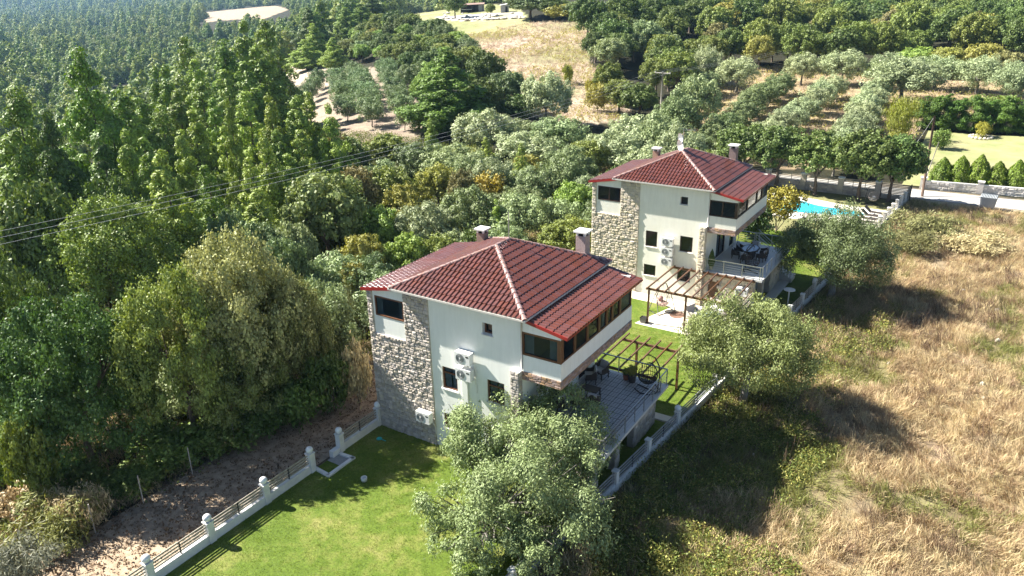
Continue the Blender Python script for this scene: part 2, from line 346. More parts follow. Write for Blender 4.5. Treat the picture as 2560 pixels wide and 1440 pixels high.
zone(inpoly(GX, GY, Z_ROCK), (.62, .58, .52))
zone(inpoly(GX, GY, Z_ORCH), C_SOIL*.85); zone(inpoly(GX, GY, Z_TRACK), (.42, .35, .27))
zone(inpoly(GX, GY, Z_GROVE), C_DRY*np.array([.95, .93, .95])); zone(inpoly(GX, GY, Z_BROWN), (.36, .28, .2))
zone(sstep(13.2+.095*GY, 14.4+.095*GY, GX)*(1-sstep(61, 62, GY)), C_DRY)
zone(sstep(-8, -5.5, GX)*(1-sstep(13, 14+.095*GY, GX))*(1-sstep(62, 63, GY)), (.16, .13, .09))
zone(inpoly(GX, GY, [(-14, 61), (-14, 67), (60, 67), (60, 61)]), (.40, .34, .26))
nzz = vnoise(GX, GY, 4., 3)*.6+vnoise(GX, GY, 1.3, 5)*.4
zone(sstep(.45, .7, vnoise(GX, GY, 2.2, 12))*sstep(14, 16+.095*GY, GX)*(1-sstep(60, 62, GY)), (.24, .18, .12), .8)
zone(sstep(.5, .75, nzz)*sstep(14, 16+.095*GY, GX)*(1-sstep(60, 62, GY)), (.22, .20, .09), .55)
Z_BRAMBLE_SHADE = wpoly([(1480, 1500), (1480, 1260), (1700, 960), (1790, 900), (1980, 960), (2090, 1130), (1990, 1230), (1700, 1240), (1640, 1330), (1900, 1500)])
zone(inpoly(GX, GY, Z_BRAMBLE_SHADE), (.10, .10, .045), .85)  # dark green bramble ground, with the tree shadow deepened in its colour
nz2 = vnoise(GX, GY, 14., 8)
zone(sstep(.55, .8, nz2)*inpoly(GX, GY, Z_FIELD), (.22, .22, .09), .7)
zone(sstep(.5, .7, vnoise(GX, GY, 11., 6))*inpoly(GX, GY, Z_MEADOW), (.36, .33, .17), .8)
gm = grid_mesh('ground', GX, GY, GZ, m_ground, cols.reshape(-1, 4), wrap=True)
put(link('ground', gm), label='dry hillside ground under the houses, fields and woods', kind='structure')

def sheet(name, poly, z, mat, label, step=.5, dz=0., thick=0, parent=None):
    """flat polygon draped on the level plot; with thick it gets an edge"""
    bm = bmesh.new(); vs = [bm.verts.new((x, y, 0)) for x, y in poly]; bm.faces.new(vs)
    if thick:
        e = bmesh.ops.extrude_face_region(bm, geom=list(bm.faces)); vv = [g for g in e['geom'] if isinstance(g, bmesh.types.BMVert)]
        bmesh.ops.translate(bm, verts=vv, vec=(0, 0, thick))
        bmesh.ops.translate(bm, verts=list(bm.verts), vec=(0, 0, -thick))
    bmesh.ops.recalc_face_normals(bm, faces=list(bm.faces))
    xs = [p[0] for p in poly]; ys = [p[1] for p in poly]
    if step and not thick:
        for ax, lo, hi in ((0, min(xs), max(xs)), (1, min(ys), max(ys))):
            k = lo+step
            while k < hi:
                bmesh.ops.bisect_plane(bm, geom=list(bm.verts)+list(bm.edges)+list(bm.faces), plane_co=(k if ax == 0 else 0, k if ax else 0, 0), plane_no=(1-ax, ax, 0)); k += step
    for v in bm.verts: v.co.z += (z if z is not None else h1(v.co.x, v.co.y))+dz
    me = bpy.data.meshes.new(name); bm.to_mesh(me); bm.free(); me.materials.append(mat)
    o = link(name, me, parent)
    if label: put(o, label=label, kind='structure')
    return o
def lawn_material():
    m, t, b = nodes('lawn_grass'); tc = t.nodes.new('ShaderNodeTexCoord')
    n1 = t.nodes.new('ShaderNodeTexNoise'); n1.inputs['Scale'].default_value = .35; n1.inputs['Detail'].default_value = 5; n1.inputs['Roughness'].default_value = .6
    n2 = t.nodes.new('ShaderNodeTexNoise'); n2.inputs['Scale'].default_value = 9; n2.inputs['Detail'].default_value = 10; n2.inputs['Roughness'].default_value = .8
    n3 = t.nodes.new('ShaderNodeTexNoise'); n3.inputs['Scale'].default_value = 1.8; n3.inputs['Detail'].default_value = 6
    for n in (n1, n2, n3): t.links.new(tc.outputs['Object'], n.inputs['Vector'])
    rp = t.nodes.new('ShaderNodeValToRGB'); e = rp.color_ramp.elements; e[0].position = .36; e[0].color = (.080, .128, .012, 1); e[1].position = .66; e[1].color = (.22, .22, .065, 1)
    e2 = e.new(.50); e2.color = (.100, .150, .017, 1); e3 = e.new(.60); e3.color = (.165, .19, .04, 1)
    mx = t.nodes.new('ShaderNodeMath'); mx.operation = 'MULTIPLY_ADD'; mx.inputs[1].default_value = .35; t.links.new(n3.outputs[0], mx.inputs[0])
    m0 = t.nodes.new('ShaderNodeMath'); m0.operation = 'MULTIPLY'; m0.inputs[1].default_value = .68; t.links.new(n1.outputs[0], m0.inputs[0]); t.links.new(m0.outputs[0], mx.inputs[2])
    t.links.new(mx.outputs[0], rp.inputs[0])
    mr = t.nodes.new('ShaderNodeMapRange'); mr.inputs[1].default_value = .3; mr.inputs[2].default_value = .7; mr.inputs[3].default_value = .45; mr.inputs[4].default_value = 1.5; t.links.new(n2.outputs[0], mr.inputs[0])
    hs = t.nodes.new('ShaderNodeHueSaturation'); t.links.new(rp.outputs[0], hs.inputs['Color']); t.links.new(mr.outputs[0], hs.inputs['Value']); t.links.new(hs.outputs[0], b.inputs['Base Color'])
    b.inputs['Roughness'].default_value = .8; b.inputs['Specular IOR Level'].default_value = .2
    bp = t.nodes.new('ShaderNodeBump'); bp.inputs['Strength'].default_value = .8; bp.inputs['Distance'].default_value = .04; t.links.new(n2.outputs[0], bp.inputs['Height']); t.links.new(bp.outputs[0], b.inputs['Normal']); return m
m_lawn = lawn_material()
fx = lambda y: 13.0+.095*y                       # line of the long fence on the field side
sheet('lawn', [(0, -22), (fx(-22), -22), (fx(44), 44), (-1.0, 44), (-1.0, 8), (0, 0)], None, m_lawn, 'mown green lawn round both stone villas', 1., .015)
sheet('gravel_path', [(-5.4, -24), (-.15, -24), (-.15, 14), (-5.0, 14), (-4.9, 4), (-5.1, -6)], None, m_gravel, 'brown gravel strip outside the white slatted fence', 1., .02)
sheet('pool_terrace_ground', [(3.5, 44), (fx(44), 44), (fx(60), 60), (4.5, 60.3)], None, pmat('dry_lawn', (.25, .23, .10), (.14, .15, .05), .95, 2, .5, 25), 'dry grass round the swimming pool', 2, .013)
sheet('road', [(-14, 62.3), (60, 61.7), (60, 65.8), (19, 66.0), (-14, 66.4)], None, m_conc_road, 'pale concrete lane between the villas and the walled garden', 1.5, .02)
sheet('garden_lawn', [(17.5, 67.6), (48, 69.4), (48, 97), (17.5, 95)], None, pmat('garden_grass', (.21, .24, .085), (.32, .29, .15), .95, .5, .4, 20), 'sunburnt garden lawn between the two rows of conifers', 3, .03)

# ------------------------------------------------------------------ scattering helper
def scatter(name, P, rot, scl, proto, label=None, cat=None):
    me = bpy.data.meshes.new(name); me.vertices.add(len(P)); me.vertices.foreach_set('co', np.asarray(P, np.float32).ravel())
    a = me.attributes.new('rot', 'FLOAT_VECTOR', 'POINT'); a.data.foreach_set('vector', np.asarray(rot, np.float32).ravel())
    a = me.attributes.new('scl', 'FLOAT', 'POINT'); a.data.foreach_set('value', np.asarray(scl, np.float32).ravel())
    o = link(name, me); ng = bpy.data.node_groups.new(name+'_nodes', 'GeometryNodeTree')
    ng.interface.new_socket('Geometry', in_out='INPUT', socket_type='NodeSocketGeometry'); ng.interface.new_socket('Geometry', in_out='OUTPUT', socket_type='NodeSocketGeometry')
    N = ng.nodes.new; gi = N('NodeGroupInput'); go = N('NodeGroupOutput'); ip = N('GeometryNodeInstanceOnPoints'); oi = N('GeometryNodeObjectInfo'); oi.inputs[0].default_value = proto
    ar = N('GeometryNodeInputNamedAttribute'); ar.data_type = 'FLOAT_VECTOR'; ar.inputs[0].default_value = 'rot'
    asc = N('GeometryNodeInputNamedAttribute'); asc.data_type = 'FLOAT'; asc.inputs[0].default_value = 'scl'
    er = N('FunctionNodeEulerToRotation'); L = ng.links.new
    L(gi.outputs[0], ip.inputs['Points']); L(oi.outputs['Geometry'], ip.inputs['Instance']); L(ar.outputs['Attribute'], er.inputs[0]); L(er.outputs[0], ip.inputs['Rotation'])
    L(asc.outputs['Attribute'], ip.inputs['Scale']); L(ip.outputs[0], go.inputs[0])
    md = o.modifiers.new('scatter', 'NODES'); md.node_group = ng
    return put(o, label=label, cat=cat, kind='stuff')
def proto(name, me):
    return bpy.data.objects.new(name, me)
# ------------------------------------------------------------------ walls with openings, windows
def holed(mb, f, a0, a1, b0, b1, holes, depth, m=0):
    A = sorted({a0, a1, *[h[0] for h in holes], *[h[1] for h in holes]}); B = sorted({b0, b1, *[h[2] for h in holes], *[h[3] for h in holes]})
    for i in range(len(A)-1):
        for j in range(len(B)-1):
            ca, cb = (A[i]+A[i+1])/2, (B[j]+B[j+1])/2
            if any(h[0] < ca < h[1] and h[2] < cb < h[3] for h in holes): continue
            mb.quad(f(A[i], B[j], 0), f(A[i+1], B[j], 0), f(A[i+1], B[j+1], 0), f(A[i], B[j+1], 0), m)
    for h in holes:
        d = h[4] if len(h) > 4 else depth; x0, x1, z0, z1 = h[:4]
        for (p, q) in (((x0, z0), (x1, z0)), ((x1, z0), (x1, z1)), ((x1, z1), (x0, z1)), ((x0, z1), (x0, z0))):
            mb.quad(f(*p, 0), f(*q, 0), f(*q, d), f(*p, d), m)
def window(parent, f, a0, a1, b0, b1, d, frame, glass, nv=2, sill=None, curtain=True, fw_=.07, name='window', rows=1):
    fr = MB(); g = .004
    for (x0, x1, z0, z1) in ((a0+g, a0+fw_, b0+g, b1-g), (a1-fw_, a1-g, b0+g, b1-g), (a0+fw_+.001, a1-fw_-.001, b0+g, b0+fw_), (a0+fw_+.001, a1-fw_-.001, b1-fw_, b1-g)):
        fr.fbox(f, x0, x1, z0, z1, d-.05, d+.04)
    for k in range(1, nv):
        x = a0+(a1-a0)*k/nv; fr.fbox(f, x-fw_*.55, x+fw_*.55, b0+fw_+.001, b1-fw_-.001, d-.045, d+.035)
    for k in range(1, rows):
        z = b0+(b1-b0)*(.72 if rows == 2 else k/rows); fr.fbox(f, a0+fw_+.002, a1-fw_-.002, z-.03, z+.03, d-.04, d+.03)
    w = fr.build(name, frame, parent)
    p = MB(); p.fbox(f, a0+fw_*.8, a1-fw_*.8, b0+fw_*.8, b1-fw_*.8, d+.005, d+.015); p.build('pane', glass, w)
    if curtain:
        n = max(6, int((a1-a0)/.06)); cover = curtain if isinstance(curtain, float) else 1.
        segs = [(a0+.05, a0+.045+(a1-a0-.1)*cover*.5), (a1-.045-(a1-a0-.1)*cover*.5, a1-.05)]
        for s0, s1 in segs:
            c = MB(); pts = [(s0+(s1-s0)*i/n, d+.10+.025*math.sin(i*2.1)) for i in range(n+1)]
            for (x0, e0), (x1, e1) in zip(pts, pts[1:]): c.quad(f(x0, b0+.03, e0), f(x1, b0+.03, e1), f(x1, b1-.03, e1), f(x0, b1-.03, e0))
            c.build('curtain', m_curtain, w)
    if sill:
        s = MB(); s.fbox(f, a0-.06, a1+.06, b0-.05, b0-.003, -.06, d-.055); s.build('sill', sill, w)
    return w

# ------------------------------------------------------------------ rubble stones laid in rough courses
def stone_variant(seed, amp=.05):
    rr = random.Random(seed); mb = MB(); c = [(0, 0), (1, 0), (1, 1), (0, 1)]
    j = [(x+(rr.uniform(.0, amp) if x == 0 else -rr.uniform(0, amp)), z+(rr.uniform(0, amp) if z == 0 else -rr.uniform(0, amp))) for x, z in c]
    n = [(x+(.09 if x < .5 else -.09)+rr.uniform(-.04, .05), z+(.12 if z < .5 else -.12)+rr.uniform(-.05, .06)) for x, z in j]
    yb, ym = .0, -.55; yf = [-(.8+rr.uniform(-.2, .25)) for _ in range(4)]
    mb.v = [(x, yb, z) for x, z in j]+[(x, ym, z) for x, z in j]+[(x, y, z) for (x, z), y in zip(n, yf)]+[(.5+rr.uniform(-.15, .15), -1.05, .5+rr.uniform(-.15, .15))]
    for i in range(4):
        k = (i+1) % 4; mb.f += [(i, k, 4+k, 4+i), (4+i, 4+k, 8+k, 8+i), (8+i, 8+k, 12)]; mb.m += [0, 0, 0]
    return mb
SV = [stone_variant(i) for i in range(7)]
def stone_rects(a0, a1, b0, b1, seed, rh=(.13, .24), ln=(.17, .42), skip=()):
    rr = random.Random(seed); out = []; z = b0
    while z < b1-.03:
        h = rr.uniform(*rh); h = min(h, b1-z)
        if b1-z-h < .08: h = b1-z
        x = a0-rr.uniform(0, .1)
        while x < a1-.02:
            l = rr.uniform(*ln); x0 = max(x, a0); x1 = min(x+l, a1)
            if a1-x1 < .08: x1 = a1
            if x1-x0 > .03:
                zs = [(z, h)] if (h < .2 or rr.random() < .65) else [(z, h*.5), (z+h*.5, h*.5)]
                for zz, hh in zs:
                    cx, cz = (x0+x1)/2, zz+hh/2
                    if not any(s[0] < cx < s[1] and s[2] < cz < s[3] for s in skip):
                        out.append((x0, x1, zz, zz+hh, rr.uniform(.04, .085), rr.randrange(7), rr.random()))
            x = x1 if x1 > x else x+l
        z += h
    return out
def stone_wall(parent, rects_f, mats, indiv=0, name='stone'):
    """rects_f: list of (f, rects); f maps (a, b, depth) to space, depth negative = outwards"""
    allr = [(f, r) for f, rs in rects_f for r in rs]
    allr.sort(key=lambda t: -(t[1][1]-t[1][0])*(t[1][3]-t[1][2]))
    meshes = None
    if indiv:
        meshes = [s.mesh('stone_block', mats) for s in SV]
        for f, r in allr[:indiv]:
            x0, x1, z0, z1, dp, k, rn = r; o0 = Vector(f(x0, z0, 0)); ex = Vector(f(x1, z0, 0))-o0; ez = Vector(f(x0, z1, 0))-o0; ey = (Vector(f(x0, z0, dp))-o0)
            o = link(name, meshes[k], parent); M4 = Matrix.Identity(4)
            for i in range(3): M4[i][0], M4[i][1], M4[i][2], M4[i][3] = ex[i], ey[i], ez[i], o0[i]
            o.matrix_local = M4
    V = []; Q = []; T = []; rn_ = []
    for f, r in allr[indiv:]:
        x0, x1, z0, z1, dp, k, rn = r; n = len(V)
        for (x, y, z) in SV[k].v: V.append(f(x0+(x1-x0)*x, z0+(z1-z0)*z, dp*y)); rn_.append(rn)
        for q in SV[k].f: Q.append(tuple(n+i for i in q))
    if V:
        me = bpy.data.meshes.new(name); me.from_pydata(V, [], Q); me.materials.append(mats)
        a = me.attributes.new('rnd', 'FLOAT', 'POINT'); a.data.foreach_set('value', rn_)
        o = link(name, me, parent); o['kind'] = 'stuff'

# ------------------------------------------------------------------ roof tiles
TP, TL = .245, .38
def tile_mb():
    mb = MB(); xs = [0, .125, .155, .215, .245]; zs = [0, .004, .058, .058, 0]; y0, y1 = -.03, TL
    f0 = [(x, y0, z+.042) for x, z in zip(xs, zs)]; b0 = [(x, y1, z+.002) for x, z in zip(xs, zs)]; sk = [(x, y0, z-.004) for x, z in zip(xs, zs)]
    mb.v = f0+b0+sk
    for i in range(4): mb.f += [(i, i+1, 5+i+1, 5+i), (10+i, 10+i+1, i+1, i)]; mb.m += [0, 0]
    return mb
TILE = tile_mb()
def roof_tiles(roof, faces, indiv, zoff=.02):
    """faces: (O, e, s, polygon in face coordinates, priority); convex polygons"""
    base = TILE.mesh('roof_tile', m_tile); V = []; Q = []; RN = []; cnt = 0; rr = random.Random(5)
    for (O, e, s, poly) in faces:
        O = Vector(O); e = Vector(e).normalized(); s = Vector(s).normalized(); n = e.cross(s).normalized(); O = O+n*zoff
        amax = max(p[0] for p in poly); bmax = max(p[1] for p in poly); N = len(poly)
        edges = []
        for i in range(N):
            p, q = Vector(poly[i]), Vector(poly[(i+1) % N]); d = (q-p); edges.append((p, Vector((-d.y, d.x)).normalized()))
        for j in range(int(bmax/TL)+1):
            for i in range(int(amax/TP)+1):
                x0, y0 = i*TP, j*TL; cs = [Vector((x0+a, y0+b)) for a, b in ((0, 0), (TP, 0), (TP, TL), (0, TL))]
                ins = [[(c-p).dot(nn) >= -.01 for c in cs] for p, nn in edges]
                if any(not any(r) for r in ins): continue
                cut = [k for k, r in enumerate(ins) if not all(r)]
                M4 = Matrix.Identity(4); o0 = O+e*x0+s*y0
                for k in range(3): M4[k][0], M4[k][1], M4[k][2], M4[k][3] = e[k], s[k], n[k], o0[k]
                me = None; vs = TILE.v; fs = TILE.f
                if cut:
                    bm = bmesh.new(); bv = [bm.verts.new(v) for v in TILE.v]
                    for q in TILE.f: bm.faces.new([bv[a] for a in q])
                    for k in cut:
                        p, nn = edges[k]
                        if k == 0 : continue
                        if len(bm.verts): bmesh.ops.bisect_plane(bm, geom=list(bm.verts)+list(bm.edges)+list(bm.faces), plane_co=(p.x-x0, p.y-y0, 0), plane_no=(-nn.x, -nn.y, 0), clear_outer=True)
                    bm.verts.index_update(); vs = [tuple(v.co) for v in bm.verts]; fs = [tuple(v.index for v in q.verts) for q in bm.faces]; bm.free()
                    if not fs: continue
                if cnt < indiv:
                    if cut: me = bpy.data.meshes.new('roof_tile'); me.from_pydata(vs, [], fs); me.materials.append(m_tile)
                    o = link('roof_tile', me or base, roof); o.matrix_local = M4; cnt += 1
                else:
                    b = len(V); V += [tuple(M4@Vector(v)) for v in vs]; Q += [tuple(b+a for a in q) for q in fs]; RN += [rr.random()]*len(vs)
    if V:
        me = bpy.data.meshes.new('roof_tile'); me.from_pydata(V, [], Q); me.materials.append(m_tile)
        a = me.attributes.new('rnd', 'FLOAT', 'POINT'); a.data.foreach_set('value', RN); link('roof_tile', me, roof)['kind'] = 'stuff'
def ridge_line(roof, p, q, name='ridge_tile', r=.115, L=.36):
    p = Vector(p); q = Vector(q); d = q-p; n = max(1, round(d.length/L)); d.normalize(); st = (q-p).length/n
    mb = MB(); K = 7
    for (y, rr_) in ((-.03, r*1.12), (0, r*1.12), (st, r*.92)):
        for k in range(K):
            a = math.pi*k/(K-1); mb.v.append((rr_*math.cos(a), y, rr_*math.sin(a)*.9-.02))
    for i in range(2):
        for k in range(K-1): mb.f.append((i*K+k, i*K+k+1, (i+1)*K+k+1, (i+1)*K+k)); mb.m.append(0)
    mb.f.append(tuple(range(K))); mb.m.append(0)
    me = mb.mesh(name, m_ridge, True); x = d.cross(Vector((0, 0, 1))).normalized(); z = x.cross(d).normalized()
    for i in range(n):
        o0 = p+d*st*i+z*.03; M4 = Matrix.Identity(4)
        for k in range(3): M4[k][0], M4[k][1], M4[k][2], M4[k][3] = x[k], d[k], z[k], o0[k]
        link(name, me, roof).matrix_local = M4

UL, UR, VF, VB, ZE = 1.84, 9.38, -.365, 8.17, 8.30
UA, VA1, VA2, ZA = 5.60, 3.28, 4.44, 9.95
UB, UT, US, VBAL, ZT = 10.95, 8.94, 3.83, 7.45, 2.40
F_front = lambda a, b, d: (a, d, b)
F_side = lambda u0: (lambda a, b, d: (u0-d, a, b))     # a runs along v, outward is +u
F_left = lambda u0: (lambda a, b, d: (u0+d, a, b))

def villa(loc, rz, label, warm):
    r = thing('villa', label, 'house', loc, rz); plas = m_plaster if warm else m_plasterc; st = m_stoney if warm else m_stone; fr = m_wooddk if warm else m_woodfr
    holes = [(6.90, 7.44, 6.95, 7.52, .26), (4.42, 5.32, 3.46, 4.66), (7.05, 8.0, 3.5, 4.66), (4.38, 5.32, 1.2, 2.05), (7.0, 7.98, 1.24, 2.1), (.46, 2.30, 6.48, 7.54)]
    w = MB(); holed(w, F_front, 0, UT, -.8, 7.7, holes, .13)
    w.poly([(0, 0, 7.7), (UT, 0, 7.7), (UT, 0, 8.24), (2.1, 0, 8.24), (0, 0, 7.78)])
    dr = (2.45, 4.55, ZT+.02, 4.55)
    holed(w, F_side(UT), 0, VBAL, -.8, 5.2, [dr, (5.6, 6.7, ZT+.02, 4.5)], .13)
    w.quad((0, 0, -.8), (0, VBAL, -.8), (0, VBAL, 7.78), (0, 0, 7.78)); w.poly([(0, VBAL, -.8), (UT, VBAL, -.8), (UT, VBAL, 8.24), (2.1, VBAL, 8.24), (0, VBAL, 7.78)])
    w.build('wall', plas, r)
    # enclosed balcony: white box below the glazing, gable above, floor
    b = MB(); b.box(UT+.001, UB, 0, .12, 5.62, 6.42); b.box(UB-.12, UB, .121, VBAL, 5.62, 6.42); b.box(UT+.001, UB-.121, .121, VBAL, 5.22, 5.62); b.box(UT+.001, UB-.121, VBAL-.12, VBAL, 5.621, 8.)
    b.poly([(UT, 0, 7.56), (UB, 0, 7.56), (UB, 0, 7.80), (UT, 0, 8.19)]); b.poly([(UT, .12, 7.56), (UB, .12, 7.56), (UB, .12, 7.80), (UT, .12, 8.19)]); b.quad((UT, 0, 7.56), (UB, 0, 7.56), (UB, .12, 7.56), (UT, .12, 7.56))
    b.box(UB-.12, UB, .121, VBAL, 7.56, 7.72); b.build('balcony_parapet', plas, r)
    nb = 2 if warm else 1
    window(r, F_front, UT+.06, UB-.10, 6.43, 7.555, .05, fr, m_glass, nb, None, .55 if not warm else False, fw_=.09)
    fs = F_side(UB); cuts = [.16, 1.31, 2.53, 3.73, 4.55, 5.15, 6.04, 7.38] if not warm else [.16, 2.4, 4.7, 6.0, 7.38]
    for k in range(len(cuts)-1):
        window(r, fs, cuts[k]+.012, cuts[k+1]-.012, 6.43, 7.555, .05, fr, m_glassd if k % 3 else m_glass, 1, None, .5 if k in (2, 3, 4) else False, fw_=.075)
    cp = MB(); cp.box(UB-.115, UB-.002, .002, .15, 6.425, 7.557); cp.build('corner_post', fr, r)
    # brick faced beam under the balcony
    bb = MB(); bb.box(UT+.002, UB+.02, -.02, .12, 5.2, 5.615); bb.box(UB-.12, UB+.02, .121, VBAL, 5.2, 5.615)
    bo = bb.build('balcony_beam', m_mortar, r)
    br = stone_rects(UT+.01, UB+.02, 5.2, 5.615, 11, (.062, .072), (.18, .3)); bs = stone_rects(-.02, VBAL, 5.2, 5.615, 12, (.062, .072), (.18, .3))
    ff = lambda a, z, d: (a, -.021+d*.35, z); fs2 = lambda a, z, d: (UB+.021-d*.35, a, z)
    stone_wall(bo, [(ff, br), (fs2, bs)], m_brick, 0, 'brick')
    # windows in the front wall
    for i, h in enumerate(holes):
        bay = i == 5
        window(r, F_front, h[0], h[1], h[2], h[3], .24 if i == 0 else (.03 if bay else .11), fr, m_glassd if (i == 0 or warm) else m_glass, 2 if bay and warm else 1, None if bay else m_white, (False if i == 0 or (bay and warm) else (.4 if bay else .9)), rows=2 if (not warm and i in (1, 2)) else 1)
    # glazed doors under the balcony
    window(r, F_side(UT), *dr, .11, m_wooddk, m_glassd, 2, None, False, name='terrace_door')
    window(r, F_side(UT), 5.6, 6.7, ZT+.02, 4.5, .11, m_wooddk, m_glassd, 1, None, False, name='terrace_door')
    # stone cladding
    mo = MB(); yb = -.03
    pg = [(0, -.8), (US, -.8), (US, 8.22), (2.33, 8.22), (2.33, 5.5), (.32, 5.5), (.32, 7.78), (0, 7.78)]; n8 = len(pg)
    mo.v = [(a, yb, z) for a, z in pg]+[(a, -.002, z) for a, z in pg]; mo.f = [tuple(range(n8))]+[(i, (i+1) % n8, n8+(i+1) % n8, n8+i) for i in range(n8)]; mo.m = [0]*(n8+1)
    cl = mo.build('stone_cladding', m_mortar, r)
    mo = MB(); mo.box(8.53, UT+.02, -.26, -.002, -.8, 5.6); mo.build('stone_pilaster', m_mortar, r)
    fst = lambda a, z, d: (a, yb+d, z); fp = lambda a, z, d: (a, -.26+d*.8, z); fpr = lambda a, z, d: (UT+.02-d*.8, a, z); fpl = lambda a, z, d: (8.53+d*.8, a, z)
    fn = lambda a, z, d: (a, -.05+d*1.2, z)
    big = dict(rh=(.11, .2), ln=(.15, .34)) if not warm else dict(rh=(.13, .24), ln=(.17, .42))
    S = [(fst, stone_rects(0, US, -.3, 5.5, 1, **big)+stone_rects(2.33, US, 5.5, 8.2, 2, **big)+stone_rects(0, .32, 5.5, 7.75, 3, **big)),
         (fp, stone_rects(8.53, UT+.02, -.3, 5.6, 4)), (fpr, stone_rects(-.26, 0, ZT, 5.6, 5)), (fpl, stone_rects(-.26, 0, -.3, 5.6, 6)),
         (lambda a, z, d: (d, a, z), stone_rects(0, VBAL, -.3, 7.7, 7, (.25, .4), (.4, .8)))]
    stone_wall(cl, S, st, 0 if warm else 290)
    cap = MB(); cap.box(8.5, UT+.05, -.29, -.001, 5.602, 5.64); cap.box(2.30, US+.02, -.07, -.003, 8.222, 8.25); cap.box(.28, 2.36, -.07, -.035, 5.44, 5.50) if warm else cap.box(.33, 2.32, -.05, -.031, 5.46, 5.50); cap.build('stone_coping', m_white, r)
    # plinth terrace on the right
    t = MB(); t.box(UT+.003, 13.10, -.12, 7.55, 2.26, 2.40); ter = t.build('terrace_floor', m_marble, r)
    lw = MB(); ft = lambda a, b, d: (a, d, b); dh = (9.35, 10.15, -.35, 1.8)
    holed(lw, ft, UT+.003, 12.5, -.8, 2.26, [dh], .2); holed(lw, F_side(12.5), 0, 7.4, -.8, 2.26, [(.55, 2.5, -.8, 1.85), (3.0, 4.7, -.8, 1.85)], .35)
    lw.quad((UT, 7.4, -.8), (12.5, 7.4, -.8), (12.5, 7.4, 2.26), (UT, 7.4, 2.26)); lower = lw.build('terrace_wall', m_mortar, r)
    iw = MB(); iw.box(11.4, 11.5, .3, 7.2, -.8, 2.25); iw.build('inner_wall', plas, r)
    f1 = lambda a, z, d: (a, d*.8, z); f2 = lambda a, z, d: (12.5-d*.8, a, z)
    lb = dict(rh=(.22, .38), ln=(.25, .55)); m_low = m_stoney if warm else m_stone
    stone_wall(lower, [(f1, stone_rects(UT+.1, 12.5, -.35, 2.26, 21, skip=[dh], **lb)), (f2, stone_rects(-.04, 7.4, -.35, 2.26, 22, skip=[(.55, 2.5, -.8, 1.85), (3.0, 4.7, -.8, 1.85)], **lb))], m_low, 0)
    d = MB(); d.box(9.36, 10.14, .10, .15, -.34, 1.79); dd = d.build('cellar_door', m_wood, r); k = MB(); k.ball((9.48, .07, .8), .035, 8); k.build('handle', m_steel, dd)
    # railing
    rail = MB(); rail.bar((8.98, -.05, 3.30), (13.03, -.05, 3.30), .05, .05); rail.bar((13.03, -.05, 3.30), (13.03, 7.47, 3.30), .05, .05); rail.bar((9.05, 7.47, 3.30), (13.03, 7.47, 3.30), .05, .05)
    rl = rail.build('railing', m_steel, r)
    thin = MB()
    for z in (2.60, 2.76, 2.92, 3.08):
        thin.bar((8.98, -.05, z), (13.0, -.05, z), .018, .018); thin.bar((13.03, 0, z), (13.03, 7.4, z), .018, .018)
        if warm: thin.bar((9.1, 7.47, z), (10.3, 7.47, z), .018, .018)
    thin.build('rail_wire', m_steel, rl)
    pm = MB(); pm.box(-.022, .022, -.022, .022, 0, .9); pme = pm.mesh('rail_post', m_steel)
    for (x, y) in [(9.08, -.05), (10.38, -.05), (11.68, -.05), (12.9, -.05), (13.03, .1), (13.03, 1.15), (13.03, 2.3), (13.03, 3.4), (13.03, 4.5), (13.03, 5.6), (13.03, 6.6), (13.03, 7.45), (9.08, 7.47), (10.35, 7.47), (11.65, 7.47)]:
        link('rail_post', pme, rl, (x, y, 2.4))
    # roof
    dk = MB(); A = (UL, VF, ZE); B = (UR, VF, ZE); C = (UR, VB, ZE); D = (UL, VB, ZE); P1 = (UA, VA1, ZA); P2 = (UA, VA2, ZA)
    dk.poly([A, B, P1]); dk.poly([B, C, P2, P1]); dk.poly([C, D, P2]); dk.poly([D, A, P1, P2]); dk.box(UL, UR, VF, VB, ZE-.055, ZE-.004)
    L0, L1, LZ0, LZ1 = 11.30, 8.97, 7.78, 8.215; n0 = len(dk.v)
    for (u0, u1) in ((L0, L1), (-.26, 2.07)):
        y0, y1 = -.12, 7.75 if u0 > 5 else 7.88
        pts = [(u0, LZ0), (u1, LZ1), (u1, LZ1-.05), (u0, LZ0-.05)]
        for i in range(4):
            (a, z), (c, z2) = pts[i], pts[(i+1) % 4]; dk.quad((a, y0, z), (c, y0, z2), (c, y1, z2), (a, y1, z))
        for y in (y0, y1): dk.quad(*[(a, y, z) for a, z in pts])
    roof = dk.build('roof', m_deck, r)
    sF = math.hypot(VA1-VF, ZA-ZE); sS = math.hypot(UR-UA, ZA-ZE); sL = math.hypot(UA-UL, ZA-ZE); W = UR-UL; Dp = VB-VF; sB = math.hypot(VB-VA2, ZA-ZE); lean = math.hypot(L0-L1, LZ1-LZ0)
    faces = [((UL, VF, ZE), (1, 0, 0), (0, VA1-VF, ZA-ZE), [(0, 0), (W, 0), (UA-UL, sF)]),
             ((UR, VF, ZE), (0, 1, 0), (UA-UR, 0, ZA-ZE), [(0, 0), (Dp, 0), (VA2-VF, sS), (VA1-VF, sS)]),
             ((L0, -.12, LZ0), (0, 1, 0), (L1-L0, 0, LZ1-LZ0), [(0, 0), (7.85, 0), (7.85, lean), (0, lean)]),
             ((UL, VB, ZE), (0, -1, 0), (UA-UL, 0, ZA-ZE), [(0, 0), (Dp, 0), (VB-VA1, sL), (VB-VA2, sL)]),
             ((-.26, 7.88, LZ0), (0, -1, 0), (2.33, 0, LZ1-LZ0), [(0, 0), (8.0, 0), (8.0, lean), (0, lean)]),
             ((UR, VB, ZE), (-1, 0, 0), (0, VA2-VB, ZA-ZE), [(0, 0), (W, 0), (W-(UA-UL), sB)])]
